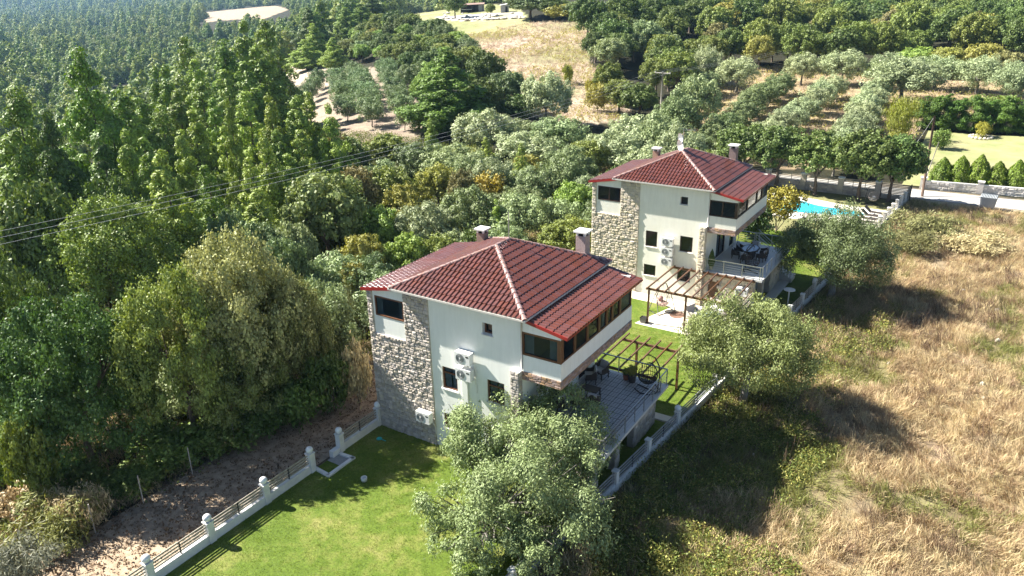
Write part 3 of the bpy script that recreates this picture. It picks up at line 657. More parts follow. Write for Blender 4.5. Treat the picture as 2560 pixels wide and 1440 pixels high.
    roof_tiles(roof, faces, 0 if warm else 290)
    for p, q in ((B, P1), (A, P1), (C, P2), (D, P2), (P1, P2)): ridge_line(roof, p, q)
    gu = MB(); e = .05
    for (x0, x1, y0, y1) in ((UL-.07, UR+.07, VF-.09, VF-.005), (UR+.005, UR+.07, VF-.004, VB), (UL-.07, UL-.005, VF-.004, VB)): gu.box(x0, x1, y0, y1, ZE-.07, ZE+.015)
    gu.build('gutter', m_gutter, roof)
    for (u0, u1) in ((L0, L1), (-.26, 2.07)):
        fa = MB(); sg = .03 if u0 > 5 else -.03; fa.bar((u0+sg, -.145, LZ0-.01), (u1, -.145, LZ1-.01), .035, .15); fa.bar((u0+sg, -.15, LZ0-.03), (u0+sg, 7.8, LZ0-.03), .03, .08); fa.build('fascia', m_fascia, roof)
    # chimneys
    for (x, y, z0, z1, s) in ((8.12, 7.45, 8.4, 9.72, .27), (1.92, 7.4, 8.05, 8.93, .24)):
        c = MB(); c.box(x-s+.012, x+s-.012, y-s+.012, y+s-.012, z0, z1, 1); z = z0; k = 0
        while z < z1-.03:
            c.box(x-s, x+s, y-s, y+s, z+.006, min(z+.068, z1), 0); z += .075
        ch = c.build('chimney', [m_brick, m_mortar], r)
        k = MB(); h = z1
        for a in (-1, 1):
            for b2 in (-1, 1): k.box(x+a*s*.75-.05, x+a*s*.75+.05, y+b2*s*.75-.05, y+b2*s*.75+.05, h+.001, h+.17)
        k.box(x-s-.1, x+s+.1, y-s-.1, y+s+.1, h+.171, h+.25); k.build('chimney_cap', m_white, ch)
        k = MB(); k.box(x-s-.04, x+s+.04, y-s-.04, y+s+.04, z0, z0+.28 if x > 5 else z0+.2); k.build('flashing', m_gutter, ch)
    return r, ter
H2 = (.304, 24.321, .117); RZ2 = R(-.715)
v1, ter1 = villa((0, 0, 0), 0, 'nearer three-storey villa with a grey rubble stone corner and maroon tiled hip roof', False)
v2, ter2 = villa(H2, RZ2, 'farther cream villa with a honey stone corner, satellite dish on its maroon roof', True)
# chequered tiles on the nearer terrace
tm = MB(); tm.box(.004, .446, .004, .446, 0, .018, 1)
for i in range(3):
    for j in range(3): tm.box(.018+i*.142, .138+i*.142, .018+j*.142, .138+j*.142, .0182, .024, 0)
tme = tm.mesh('floor_tile', [m_tilefl, m_tilefd])
for i in range(8):
    for j in range(16): link('floor_tile', tme, ter1, (9.1+i*.45, .05+j*.45, 2.401))
def w2(u, v, z=0): a = RZ2; return (H2[0]+u*math.cos(a)-v*math.sin(a), H2[1]+u*math.sin(a)+v*math.cos(a), H2[2]+z)
dq = MB(); dq.tube([(9.3, -.18, 8.24), (9.0, -.05, 8.1), (8.99, -.05, 5.7)], .04, 8); dq.build('downpipe', m_gutter, v1, True)
dq = MB(); dq.tube([(9.3, -.18, 8.24), (9.0, -.05, 8.1), (8.99, -.05, 5.7)], .04, 8); dq.build('downpipe', m_gutter, v2, True)
# drain duct on the nearer front wall
dm = MB(); dm.box(5.68, 5.98, -.12, -.002, -.2, 4.35); dm.build('pipe_duct', m_plasterc, v1)

# ------------------------------------------------------------------ air conditioners
m_grd = pmat('grille_wire', (.20, .21, .21), (.17, .18, .18), .5)
def ac_unit(loc, rz, label):
    t = thing('air_conditioner', label, 'air conditioner', loc, rz, 'outdoor air conditioner units on the villa walls')
    b = MB(); b.box(-.42, .42, -.42, -.1, 0, .58); bd = b.build('casing', m_ac, t)
    g = MB(); ring = [(.23*math.cos(a), .23*math.sin(a)) for a in np.linspace(0, 2*math.pi, 21)[:-1]]
    g.poly([(-.12+x, -.424, .29+z) for x, z in ring])
    g.build('fan_grille', m_acgrille, t)
    for k in range(1, 4):
        g2 = MB(); g2.tube([(-.12+.075*k*math.cos(a), -.43, .29+.075*k*math.sin(a)) for a in np.linspace(0, 2*math.pi, 19)], .008, 4, caps=False)
        g2.build('grille_ring', m_grd, t)
    hb = MB(); hb.box(-.155, -.085, -.445, -.426, .255, .325); hb.build('fan_hub', m_white, t)
    l = MB(); l.box(.20, .36, -.426, -.4205, .40, .47); l.build('logo_plate', m_black, t)
    br = MB(); br.box(-.33, -.28, -.40, -.002, -.05, -.002); br.box(.28, .33, -.40, -.002, -.05, -.002); br.build('bracket', m_steel, t)
    h = MB(); h.tube([(.40, -.2, .12), (.5, -.2, .0), (.52, -.06, -.3), (.5, -.04, -.7)], .018, 6); h.build('hose', m_white, t)
ac_unit((5.98, 0, 5.32), 0, 'upper of the two white air conditioners beside the duct on the nearer villa')
ac_unit((5.98, 0, 4.48), 0, 'lower of the two white air conditioners beside the duct on the nearer villa')
ac_unit((3.37, -.06, 1.38), 0, 'white air conditioner low on the grey rubble stone corner of the nearer villa')
for z, l in ((3.86, 'topmost of the three stacked air conditioners on the farther cream villa'), (3.12, 'middle one of the three stacked air conditioners on the farther cream villa'), (2.36, 'lowest of the three stacked air conditioners on the farther cream villa')):
    ac_unit(w2(6.25, 0, z), RZ2, l)
ac_unit(w2(11.85, -.05, 1.15), RZ2, 'air conditioner on the stone wall under the farther terrace')
# ------------------------------------------------------------------ foliage builders
def leaves(rs, P, Nrm, L, Wd, up=.3, jit=.8):
    """rhomboid leaf faces at P facing roughly Nrm"""
    n = len(P); nrm = Nrm+rs.normal(0, jit, (n, 3)); nrm /= np.linalg.norm(nrm, axis=1)[:, None]+1e-9
    t = rs.normal(0, 1, (n, 3)); t[:, 2] += up*2
    t -= nrm*(t*nrm).sum(1)[:, None]; t /= np.linalg.norm(t, axis=1)[:, None]+1e-9
    b = np.cross(nrm, t); l = (L*rs.uniform(.65, 1.3, n))[:, None]; w_ = (Wd*rs.uniform(.7, 1.25, n))[:, None]
    V = np.stack([P-t*l*.5, P+b*w_*.5-t*l*.05, P+t*l*.5, P-b*w_*.5-t*l*.05], 1).reshape(-1, 3)
    Q = np.arange(n*4, dtype=np.int32).reshape(-1, 4); lv = np.repeat(rs.uniform(0, 1, n), 4); return V, Q, lv
def sph(rs, n):
    v = rs.normal(0, 1, (n, 3)); return v/np.linalg.norm(v, axis=1)[:, None]
def lobes_crown(name, seed, lobes, n_leaf, L, Wd, sub=14, sub_r=.42, mat=None, up=.3, wisp=.25, jit=.75):
    """lobes: (x, y, z, r). Each lobe carries sub-clumps; leaves sit on the sub-clumps"""
    rs = np.random.RandomState(seed); lb = np.array(lobes, float); wgt = lb[:, 3]**2; wgt /= wgt.sum()
    P = []; N = []
    for (x, y, z, r), wg in zip(lb, wgt):
        nl = int(n_leaf*wg); d = sph(rs, sub); d[:, 2] = d[:, 2]*.9+.15
        cc = np.array([x, y, z])+d*r*rs.uniform(.5, .86, (sub, 1)); rr = r*sub_r*rs.uniform(.6, 1.2, sub)
        k = rs.randint(0, sub, nl); dd = sph(rs, nl); out = dd+d[k]*.55; out /= np.linalg.norm(out, axis=1)[:, None]
        rad = rr[k][:, None]*rs.beta(5, 1.6, (nl, 1))*(1+wisp*rs.rand(nl, 1)**4*2)
        p = cc[k]+out*rad*np.array([1, 1, .9]); P.append(p); N.append(out+np.array([0, 0, .25]))
    P = np.concatenate(P); N = np.concatenate(N); V, Q, lv = leaves(rs, P, N, L, Wd, up, jit)
    return fast_mesh(name, V, Q, mat, lv, smooth=False)
def round_lobes(seed, W, H, n=9, base=.3, lr=.3, flat=.0):
    rr = random.Random(seed); out = [(0, 0, H*(base+1)/2*.98, W*lr*1.05)]
    for i in range(n):
        a = 2.399*i+rr.uniform(-.4, .4); t = (i+.5)/n; el = 1-t*1.45; q = math.sqrt(max(0, 1-min(1, abs(el))**2))
        r = W*lr*rr.uniform(.66, 1.2)
        out.append((math.cos(a)*q*(W/2-r*.8), math.sin(a)*q*(W/2-r*.8), H*(base+1)/2+el*(H*(1-base)/2-r*.75), r))
    return out
def pine_crown(name, seed, W, H, n_leaf, L, Wd, mat, whorls=15, base=.08, tuft=.085, pw=.85):
    rs = np.random.RandomState(seed); cc = []; rr = []
    for i in range(whorls):
        t = (i+rs.uniform(0, .7))/whorls; z = H*(base+(.97-base)*t); rad = W/2*((1-t)**pw)*(1 if t > .2 else .6+t*2)*rs.uniform(.66, 1.2)
        nb = max(2, int(2.5+6.5*(1-t))); a0 = rs.uniform(0, 6.28)
        for j in range(nb):
            a = a0+2*math.pi*(j+rs.uniform(-.3, .3))/nb; rl = rad*rs.uniform(.55, 1.1); r1 = W*tuft*rs.uniform(.75, 1.3)*(1.05-.45*t)
            cc.append((math.cos(a)*rl, math.sin(a)*rl, z+rl*.12)); rr.append(r1)
            cc.append((math.cos(a+.25)*rl*.86, math.sin(a+.25)*rl*.86, z+rl*.18+r1*.5)); rr.append(r1*.7)
            if rl > W*.22: cc.append((math.cos(a)*rl*.55, math.sin(a)*rl*.55, z-.1)); rr.append(r1*.95)
        cc.append((0, 0, z)); rr.append(W*tuft*(1.15-.6*t))
    cc.append((rs.normal(0, .1), rs.normal(0, .1), H-.25)); rr.append(W*.06)
    cc = np.array(cc); rr = np.array(rr); w_ = rr**2/np.sum(rr**2); k = rs.choice(len(cc), n_leaf, p=w_); ax = cc[k]*np.array([1, 1, 0]); ax /= np.linalg.norm(ax, axis=1)[:, None]+.2
    o = sph(rs, n_leaf)+ax*.35+np.array([0, 0, .25]); o /= np.linalg.norm(o, axis=1)[:, None]
    P = cc[k]+o*rr[k][:, None]*rs.beta(6, 1.5, (n_leaf, 1))*np.array([1.08, 1.08, .85])*(1+.35*rs.rand(n_leaf, 1)**5)
    V, Q, lv = leaves(rs, P, o+np.array([0, 0, .35]), L, Wd, .4, .45); return fast_mesh(name, V, Q, mat, lv, smooth=False)
def cone_crown(name, seed, W, H, n, L, Wd, mat, prof):
    rs = np.random.RandomState(seed); t = rs.beta(1.1, 1.3, n); a = rs.uniform(0, 2*math.pi, n)
    r = W/2*prof(t)*(.86+.14*np.sin(a*5+t*9)*np.sin(a*3-t*14))*rs.beta(9, 1.3, n)
    P = np.stack([r*np.cos(a), r*np.sin(a), H*(.02+.98*t)], 1); N = np.stack([np.cos(a), np.sin(a), .35+0*a], 1)
    V, Q, lv = leaves(rs, P, N, L, Wd, 1.6, .45); return fast_mesh(name, V, Q, mat, lv, smooth=False)
def trunk_mesh(name, seed, H, r, mat, limbs=4, spread=1.6, lean=.15, fork=.35, top=None):
    rr = random.Random(seed); mb = MB(); top = top or H*.9; pts = []; x = y = 0
    for i in range(6):
        pts.append((x, y, -.3+(H*fork+.3 if limbs else top)*i/5)); x += rr.uniform(-lean, lean)*.5; y += rr.uniform(-lean, lean)*.5
    rad = [r*(1.35 if i == 0 else 1-.1*i) for i in range(6)]
    if not limbs: rad = [r*(1-.17*i) for i in range(6)]
    mb.tube(pts, rad, 8); p0 = pts[-1]
    for k in range(limbs):
        a = 2*math.pi*k/limbs+rr.uniform(-.4, .4); s = spread*rr.uniform(.7, 1.15); e = (p0[0]+math.cos(a)*s, p0[1]+math.sin(a)*s, H*rr.uniform(.62, .85)); m = tuple((p0[i]+e[i])/2+rr.uniform(-.15, .15) for i in range(3))
        mb.tube([(p0[0], p0[1], p0[2]-.1), m, e], [r*.6, r*.38, r*.1], 6)
        for q in range(2):
            b2 = a+rr.uniform(-.9, .9); e2 = (m[0]+math.cos(b2)*s*.5, m[1]+math.sin(b2)*s*.5, m[2]+H*.2); mb.tube([m, e2], [r*.25, r*.06], 5)
    return mb.mesh(name, mat, True)

PR = {}
def reg(sp, crown, trunk, W, H): PR.setdefault(sp, []).append((crown, trunk, W, H))
for i in range(3): reg('olive', lobes_crown('crown', 10+i, round_lobes(i, 6, 5, 14, .08, .24), 12000, .26, .12, 12, .42, m_olv, .3, .2, .42), trunk_mesh('trunk', i, 5, .22, m_barkg, 4, 1.5), 6, 5)
for i in range(2): reg('round_olive', PR['olive'][0][0], PR['olive'][0][1], 6, 5) if i == 9 else reg('young_olive', lobes_crown('crown', 20+i, round_lobes(i+5, 3.4, 3.2, 7, .1, .3), 4200, .22, .085, 10, .42, m_olv, .8), trunk_mesh('trunk', i+9, 3.2, .1, m_barkg, 3, .8), 3.4, 3.2)
for i in range(3): reg('oak', lobes_crown('crown', 30+i, round_lobes(i+10, 8, 8, 17, .14, .22), 13000, .34, .23, 12, .40, m_leaf, .1, .35, .5), trunk_mesh('trunk', i+20, 8, .3, m_bark, 5, 2.2), 8, 8)
for i in range(2): reg('broad', lobes_crown('crown', 40+i, round_lobes(i+30, 9, 8, 34, .03, .145), 44000, .165, .12, 12, .38, m_leaf, .1, .6, .6), trunk_mesh('trunk', i+30, 8, .26, m_bark, 6, 2.8), 9, 8)
for i in range(3): reg('pine', pine_crown('crown', 50+i, 6.2, 10.5, 24000, .27, .115, m_leafn, 13, .06, .092), trunk_mesh('trunk', i+40, 10.5, .2, m_bark, 0, top=9.5), 5.6, 10.5)
for i in range(2): reg('bigpine', pine_crown('crown', 60+i, 9.5, 14, 38000, .31, .14, m_leafn, 13, .04, .085, .8), trunk_mesh('trunk', i+50, 14, .3, m_bark, 0, top=12), 9.5, 14)
for i in range(2): reg('bush', lobes_crown('foliage', 70+i, round_lobes(i+50, 3, 2.2, 8, .0, .3), 3600, .2, .12, 9, .5, m_leaf, .4, .4, 1.0), trunk_mesh('stem', i+60, 2, .05, m_bark, 4, .6, fork=.1), 3, 2.2)
for i in range(2): reg('cypress', cone_crown('foliage', 80+i, 1.7, 2.2, 4200, .16, .06, m_leaf, lambda t: np.sin(np.clip(t*.93+.07, 0, 1)**.62*math.pi)**.75), trunk_mesh('stem', i+70, 2.2, .05, m_bark, 0, top=1.5), 1.7, 2.2)
for i in range(2): reg('wispy', lobes_crown('foliage', 90+i, round_lobes(i+60, 3, 2.2, 7, .0, .3), 4600, .26, .045, 9, .5, m_leaf, 1.4, .6, .8), trunk_mesh('stem', i+80, 2, .04, m_bark, 4, .6, fork=.1), 3, 2.2)
PR['round_olive'] = [(lobes_crown('crown', 200, round_lobes(201, 7, 6.6, 16, .1, .25), 15000, .27, .13, 12, .45, m_olv, .4, .2, .55), trunk_mesh('trunk', 200, 6.6, .26, m_barkg, 4, 1.5), 7, 6.6)]; NAMES_X = 1
PR['hedge'] = [(lobes_crown('foliage', 210, [(0, 0, .9, 1.15), (.1, 0, 2.1, 1.25), (-.2, .1, 3.3, 1.05), (.5, .2, 3.6, .7), (-.5, -.2, 4.2, .5), (.25, 0, 4.5, .4)], 12000, .2, .075, 14, .42, m_leaf, 1.5, .3, .5), trunk_mesh('stem', 210, 4, .1, m_bark, 0, top=3.5), 2.6, 5)]
# low detail versions for far trees
FP = []
for i in range(3):
    me = pine_crown('crown', 150+i, 7.2, 9.5, 2100, .75, .5, m_leafn, 7, .03, .125, .7); FP.append((me, 5.6, 11))
FO = []
for i in range(2):
    me = lobes_crown('crown', 160+i, round_lobes(i+70, 7, 6, 9, 0, .28), 1800, .65, .42, 8, .5, m_leaf, .1); FO.append((me, 7, 6))

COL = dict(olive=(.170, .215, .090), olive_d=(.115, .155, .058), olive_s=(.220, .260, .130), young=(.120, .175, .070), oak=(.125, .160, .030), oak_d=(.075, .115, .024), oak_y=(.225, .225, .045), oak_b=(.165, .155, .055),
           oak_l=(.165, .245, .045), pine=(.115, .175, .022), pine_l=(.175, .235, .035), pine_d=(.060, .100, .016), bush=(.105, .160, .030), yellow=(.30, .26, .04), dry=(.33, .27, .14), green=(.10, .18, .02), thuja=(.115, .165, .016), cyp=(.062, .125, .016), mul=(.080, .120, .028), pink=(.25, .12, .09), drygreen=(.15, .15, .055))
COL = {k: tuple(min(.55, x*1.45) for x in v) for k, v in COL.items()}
tr_rand = random.Random(77); PLACED = []; MADE = []
NAMES = {'olive': 'olive_tree', 'young_olive': 'olive_tree', 'oak': 'oak_tree', 'broad': 'broadleaf_tree', 'pine': 'pine_tree', 'bigpine': 'pine_tree', 'bush': 'bush', 'cypress': 'conifer_shrub', 'wispy': 'bush', 'round_olive': 'olive_tree', 'hedge': 'conifer_shrub'}
LM = [(190, 170, 'the tallest lone pine'), (1110, 250, 'the big dense dark pine'), (1657, 220, 'the concrete utility pole'), (2225, 75, 'the distant brown pole'), (1720, 390, 'the farther villa roof'), (1200, 640, 'the nearer villa roof'),
      (1365, 245, 'the silver field olive'), (760, 160, 'the dirt track bend'), (1180, 25, 'the open shed'), (1483, 15, 'the caravan'), (890, 260, 'the young olive rows'), (2320, 400, 'the leaning brown pole'), (1210, 470, 'the golden bush'), (400, 450, 'the pale bushy pine'),
      (600, 1100, 'the gravel path'), (20, 960, 'the lime green tree'), (2450, 300, 'the tall back hedge'), (2270, 200, 'the largest grove olive'), (260, 600, 'the bright tree below the wires'), (1900, 300, 'the grove rows'), (655, 400, 'the wire-crossed pines'), (1350, 110, 'the dry hill field')]
TONE = dict(olive='grey-green', olive_d='dull green', olive_s='silvery', young='green', oak='green', oak_d='dark green', oak_y='yellowing', oak_b='brownish', oak_l='light green', pine='sunlit green', pine_l='pale yellow-green', pine_d='dark', bush='leafy', yellow='yellow', dry='straw-brown', mul='leafy', cyp='dark', thuja='bright')
def auto_label(kind, x, y, z, wd, ht, c):
    px, py, dz = project(np.array([x, y, z+ht*.6])); wpx = wd*F/dz
    j = min(range(len(LM)), key=lambda i: (LM[i][0]-px)**2+(LM[i][1]-py)**2); dx = px-LM[j][0]; dy = py-LM[j][1]; dist = math.hypot(dx, dy)
    size = 'small' if ht < 3.8 else ('tall' if ht > 9 else ('broad' if wd > ht*1.15 else ''))
    far = 'right beside' if dist < 45 else ''
    a = math.degrees(math.atan2(-dy, dx)) % 360; d8 = ['right of', 'up and right of', 'above', 'up and left of', 'left of', 'down and left of', 'below', 'down and right of'][int((a+22.5)//45) % 8]
    how = '' if dist < 100 else ('some way ' if dist < 190 else 'far ')
    rel = far or how+d8; tone = TONE.get(c, '') if isinstance(c, str) else ''
    base = ' '.join(q for q in (size, tone, kind, rel, LM[j][2]) if q)
    return base
def tree(sp, x, y, wd, ht, c, label, group=None, z=None, cat=None, var=None, rz=None):
    lst = PR[sp]; k = (var if var is not None else tr_rand.randrange(len(lst))) % len(lst); cr, tk, W, H = lst[k]
    z = h1(x, y) if z is None else z
    if label.startswith('@'): label = auto_label(label[1:], x, y, z, wd, ht, c)
    cat = cat or ('bush' if sp in ('bush', 'wispy', 'cypress', 'hedge') else 'tree')
    t = thing(NAMES[sp], label, cat, (x, y, z-.02), tr_rand.uniform(0, 6.28) if rz is None else rz, group)
    s = (wd/W, wd/W, ht/H)
    o = link(cr.name.split('.')[0], cr, t, scale=s); cc = COL[c] if isinstance(c, str) else c; j = tr_rand.uniform(.85, 1.15)
    o.color = (cc[0]*j, cc[1]*j, cc[2]*j, 1); link(tk.name.split('.')[0], tk, t, scale=s); PLACED.append((x, y, wd)); MADE.append((t, x, y)); return t
def T(px, py, D, wpx, sp, c, label, group=None, hmin=2., hmax=16, **kw):
    """a tree whose top shows at (px, py), D metres away"""
    d = ray(px, py); p = CAM+d*D; g = h1(p[0], p[1]); ht = min(max((p[2]-g)*1.02, hmin), hmax*1.4)
    return tree(sp, float(p[0]), float(p[1]), wpx*D/F, ht, c, label, group, **kw)
def fill(poly, step, mix, label, group, jit=.45, size=(.85, 1.2), seed=1, avoid=.5, limit=999, far=False):
    """mix: list of (weight, species, colour, width, height)"""
    rr = random.Random(seed); xs = [p[0] for p in poly]; ys = [p[1] for p in poly]; n = 0; tot = sum(m[0] for m in mix); x = min(xs)
    while x < max(xs):
        y = min(ys)
        while y < max(ys):
            X = x+rr.uniform(-jit, jit)*step; Y = y+rr.uniform(-jit, jit)*step; y += step
            if n >= limit or not inpoly(np.array([X]), np.array([Y]), poly)[0]: continue
            u = rr.uniform(0, tot); a = 0
            for m in mix:
                a += m[0]
                if u <= a: break
            s = rr.uniform(*size)
            if any((X-q[0])**2+(Y-q[1])**2 < ((q[2]+m[3]*s)*.5*avoid)**2 for q in PLACED): continue
            tree(m[1], X, Y, m[3]*s, m[4]*s*rr.uniform(.9, 1.15), m[2], '@'+{'olive': 'olive tree', 'oak': 'oak tree', 'pine': 'pine tree', 'bigpine': 'pine tree', 'broad': 'broadleaf tree', 'young_olive': 'young olive tree'}.get(m[1], 'bush'), group); n += 1
        x += step
    return n
# ------------------------------------------------------------------ trees one can point to
def near_olive():
    L = [(1225, 1075, 33.5, 125), (1400, 1060, 34, 120), (1330, 1000, 35.5, 70), (1465, 1120, 34.5, 75), (1185, 1110, 33, 85), (1300, 1130, 32.5, 100), (1430, 1190, 32.5, 110), (1310, 1230, 31.5, 150), (1100, 1270, 31, 70), (1130, 1340, 30.5, 65), (1235, 1330, 30.5, 100), (1400, 1320, 31, 120), (1330, 1390, 30.5, 80), (1470, 1270, 32, 65), (1180, 1395, 30, 60), (1230, 1200, 33, 80)]
    base = np.array([9.9, -4.4, 0.]); lob = []
    for px, py, D, r in L:
        p = CAM+ray(px, py)*D-base; lob.append((p[0], p[1], p[2], r*D/F))
    t = thing('olive_tree', 'large silvery olive tree in front of the nearer villa, hiding its terrace corner', 'tree', tuple(base))
    o = link('crown', lobes_crown('crown', 3, [(x, y, z, r*.93) for x, y, z, r in lob], 100000, .14, .052, 15, .37, m_olv, .9, .4, .6), t); o.color = (.24, .30, .115, 1)
    mb = MB(); rr = random.Random(4); mb.tube([(0, 0, -.3), (.1, .05, .4), (.05, .1, 1.0)], [.34, .27, .24], 10)
    for x, y, z, r in lob:
        e = (x, y, z-r*.2); m = (x*.45+.1, y*.45+.1, 1.0+(z-1)*.4+rr.uniform(-.1, .2)); mb.tube([(.05, .1, .9), m, e], [.15, .09, .03], 7)
        for k in range(4):
            e2 = (x+rr.uniform(-r, r)*.8, y+rr.uniform(-r, r)*.8, z+rr.uniform(-.2, .7)*r); mb.tube([m, tuple((m[i]+e2[i])/2+rr.uniform(-.15, .15) for i in range(3)), e2], [.05, .035, .01], 5)
    mb.build('trunk', m_barkg, t, True); PLACED.append((10, -4, 9))
near_olive()
oc = [lobes_crown('crown', 5+k, round_lobes(101+k, 8.6, 6.0, 22, .06, .19), 60000, .16, .065, 14, .42, m_olv, .8, .35, .6) for k in range(1)]
ot = trunk_mesh('trunk', 91, 6, .3, m_barkg, 5, 2.2)
PR['big_olive'] = [(oc[0], ot, 8.6, 6.0)]; NAMES['big_olive'] = 'olive_tree'
tree('big_olive', 15.9, 12.0, 7.3, 5.9, (.21, .27, .085), 'big round olive tree standing outside the fence between the two villas', rz=.4)
tree('big_olive', 16.9, 30.6, 8.2, 6.4, (.17, .22, .085), 'silvery olive tree outside the fence beside the pool end of the farther villa', rz=2.4)

G1 = 'trees along the gravel path'
T(560, 600, 40.0, 320, 'broad', (.31, .335, .125), 'tallest yellow-green broadleaf tree with pale leaves beside the gravel path', hmax=11)
T(410, 690, 39, 300, 'broad', (.22, .28, .06), 'wide yellow-green broadleaf tree left of the tallest one by the gravel path', hmax=10)
T(690, 690, 41.5, 225, 'broad', (.22, .26, .08), 'broadleaf tree with thinning leaves right of the tallest one by the gravel path', hmax=9)
T(560, 800, 40, 260, 'broad', (.18, .21, .055), 'lower dark yellow-green tree leaning over the middle of the gravel path', hmax=8)
T(130, 760, 39.5, 330, 'broad', (.085, .16, .035), 'dark green broadleaf tree at the left edge beside the gravel path', hmax=10)
T(20, 700, 46, 200, 'broad', (.11, .17, .035), 'dark oak behind the dark green tree at the left edge', hmax=9)
T(5, 900, 38, 110, 'oak', (.17, .24, .035), 'bright lime green tree at the left edge low in the picture', hmax=4)
T(260, 500, 60, 290, 'broad', (.17, .26, .05), 'broad bright green tree below the power lines on the left', hmax=12)
T(790, 710, 46, 170, 'olive', 'olive', 'grey-green olive tree at the right end of the trees by the gravel path', hmax=6)
T(820, 640, 56, 180, 'olive', 'olive', 'rounded olive tree behind the left corner of the nearer villa', hmax=6)
T(930, 655, 55, 150, 'olive', 'olive_d', 'olive tree touching the left eave of the nearer villa', hmax=6)
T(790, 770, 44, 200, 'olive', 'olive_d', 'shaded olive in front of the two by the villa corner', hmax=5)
T(200, 135, 87, 260, 'bigpine', 'pine', 'tallest pine rising alone from the wood on the far left', hmax=20)
T(30, 235, 78, 270, 'bigpine', 'pine', 'wide pine at the left edge left of the tallest one', hmax=17)
T(110, 290, 74, 190, 'bigpine', 'pine_d', 'dark pine between the wide pine and the tallest pine', hmax=14)
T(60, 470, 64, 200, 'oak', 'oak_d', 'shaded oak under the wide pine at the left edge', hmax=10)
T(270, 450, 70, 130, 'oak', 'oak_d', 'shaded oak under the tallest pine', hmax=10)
T(400, 385, 62, 190, 'pine', 'pine_l', 'pale bushy pine in front of the dark wood on the left', hmax=13)
T(1110, 125, 114, 270, 'bigpine', (.115, .185, .022), 'big dense dark pine standing alone between the young olives and the dry field', hmax=17, var=0)
T(655, 330, 70, 130, 'pine', 'pine_l', 'pale pine crossed by the power lines left of the middle', hmax=13)
T(620, 400, 66, 150, 'pine', 'pine_l', 'lower pale pine crossed by the power lines', hmax=11)
T(570, 255, 78, 90, 'pine', 'pine', 'slender pine with a bare leaning trunk above the power lines', hmax=14)
T(800, 440, 65, 230, 'oak', (.22, .29, .085), 'pale green bushy tree in the middle just under the power lines', hmax=8)
T(1090, 415, 80, 110, 'oak', 'oak_y', 'yellowing tree among the green olives behind the nearer villa', hmax=6)
T(1210, 440, 78, 90, 'bush', 'yellow', 'golden yellow bush behind the nearer villa', hmax=4)
T(1240, 500, 66, 70, 'pine', 'pine_l', 'small pale pine sapling above the nearer villa ridge', hmax=6)
T(1190, 590, 60, 90, 'bush', 'oak_d', 'dark bush behind the left chimney of the nearer villa', hmax=4)
T(1365, 185, 118, 130, 'olive', 'olive_s', 'large silver olive at the edge of the dry field', hmax=8)
T(1215, 130, 138, 100, 'oak', 'oak_d', 'dark oak right of the big dense pine', hmax=8)
T(1265, 180, 128, 110, 'oak', 'olive_d', 'grey-green tree between the dark oak and the large silver olive', hmax=7)
T(1290, 240, 118, 110, 'oak', 'oak_d', 'dark tree left of the large silver olive', hmax=7)
T(1200, 200, 118, 110, 'oak', 'oak_d', 'dark tree behind the shoulder of the big dense pine', hmax=8)
T(1325, -15, 226, 120, 'oak', 'olive_d', 'grey-green tree at the top edge right of the rocks', hmax=12)
T(1385, -5, 222, 90, 'oak', 'oak_d', 'dark tree at the top edge between the rocks and the yellow bush', hmax=10)
T(1400, 14, 218, 75, 'bush', 'oak_y', 'yellow-green bush at the top of the dry field', hmax=7)
T(1445, 5, 216, 80, 'oak', 'olive_d', 'grey-green tree right of the yellow-green bush at the top of the dry field', hmax=9)
T(1135, -10, 250, 55, 'oak', 'oak_d', 'dark tree left of the open shed at the top', hmax=10)
T(1225, 10, 243, 26, 'oak', 'oak', 'small tree standing in front of the open shed', hmax=5)
T(1495, 190, 128, 60, 'bush', 'oak_y', 'yellow bush at the right edge of the dry field', hmax=3)
T(1420, 135, 150, 28, 'bush', (.25, .3, .02), 'bright yellow-green bush alone in the dry field', hmax=2.6)
T(1478, 183, 135, 26, 'bush', 'yellow', 'small orange-yellow shrub alone at the right of the dry field', hmax=2.6)
# the round olives behind the grove
for px, py, D, w_, l in ((1770, 118, 150, 85, 'round silver olive half hidden at the left end of the row before the dark oaks'), (1848, 145, 144, 98, 'second round silver olive from the left in the row before the dark oaks'), (2010, 135, 151, 76, 'smallest round olive on a clear trunk in the row before the dark oaks'), (2113, 128, 151, 102, 'roundest silver olive with an open gap on both sides before the dark oaks'),
                         (2230, 135, 150, 95, 'silver olive behind the largest one at the right of the row'), (2272, 148, 137, 165, 'largest spreading silver olive at the right of the grove'), (2352, 142, 150, 110, 'silver olive right behind the largest one'), (2460, 143, 148, 105, 'round olive alone near the right edge before the yellowing trees'), (2548, 158, 141, 95, 'round olive cut by the right edge of the picture')):
    T(px, py, D, w_*.98, 'round_olive', 'olive_s', l, 'round olives before the oak wood', hmax=8.5)
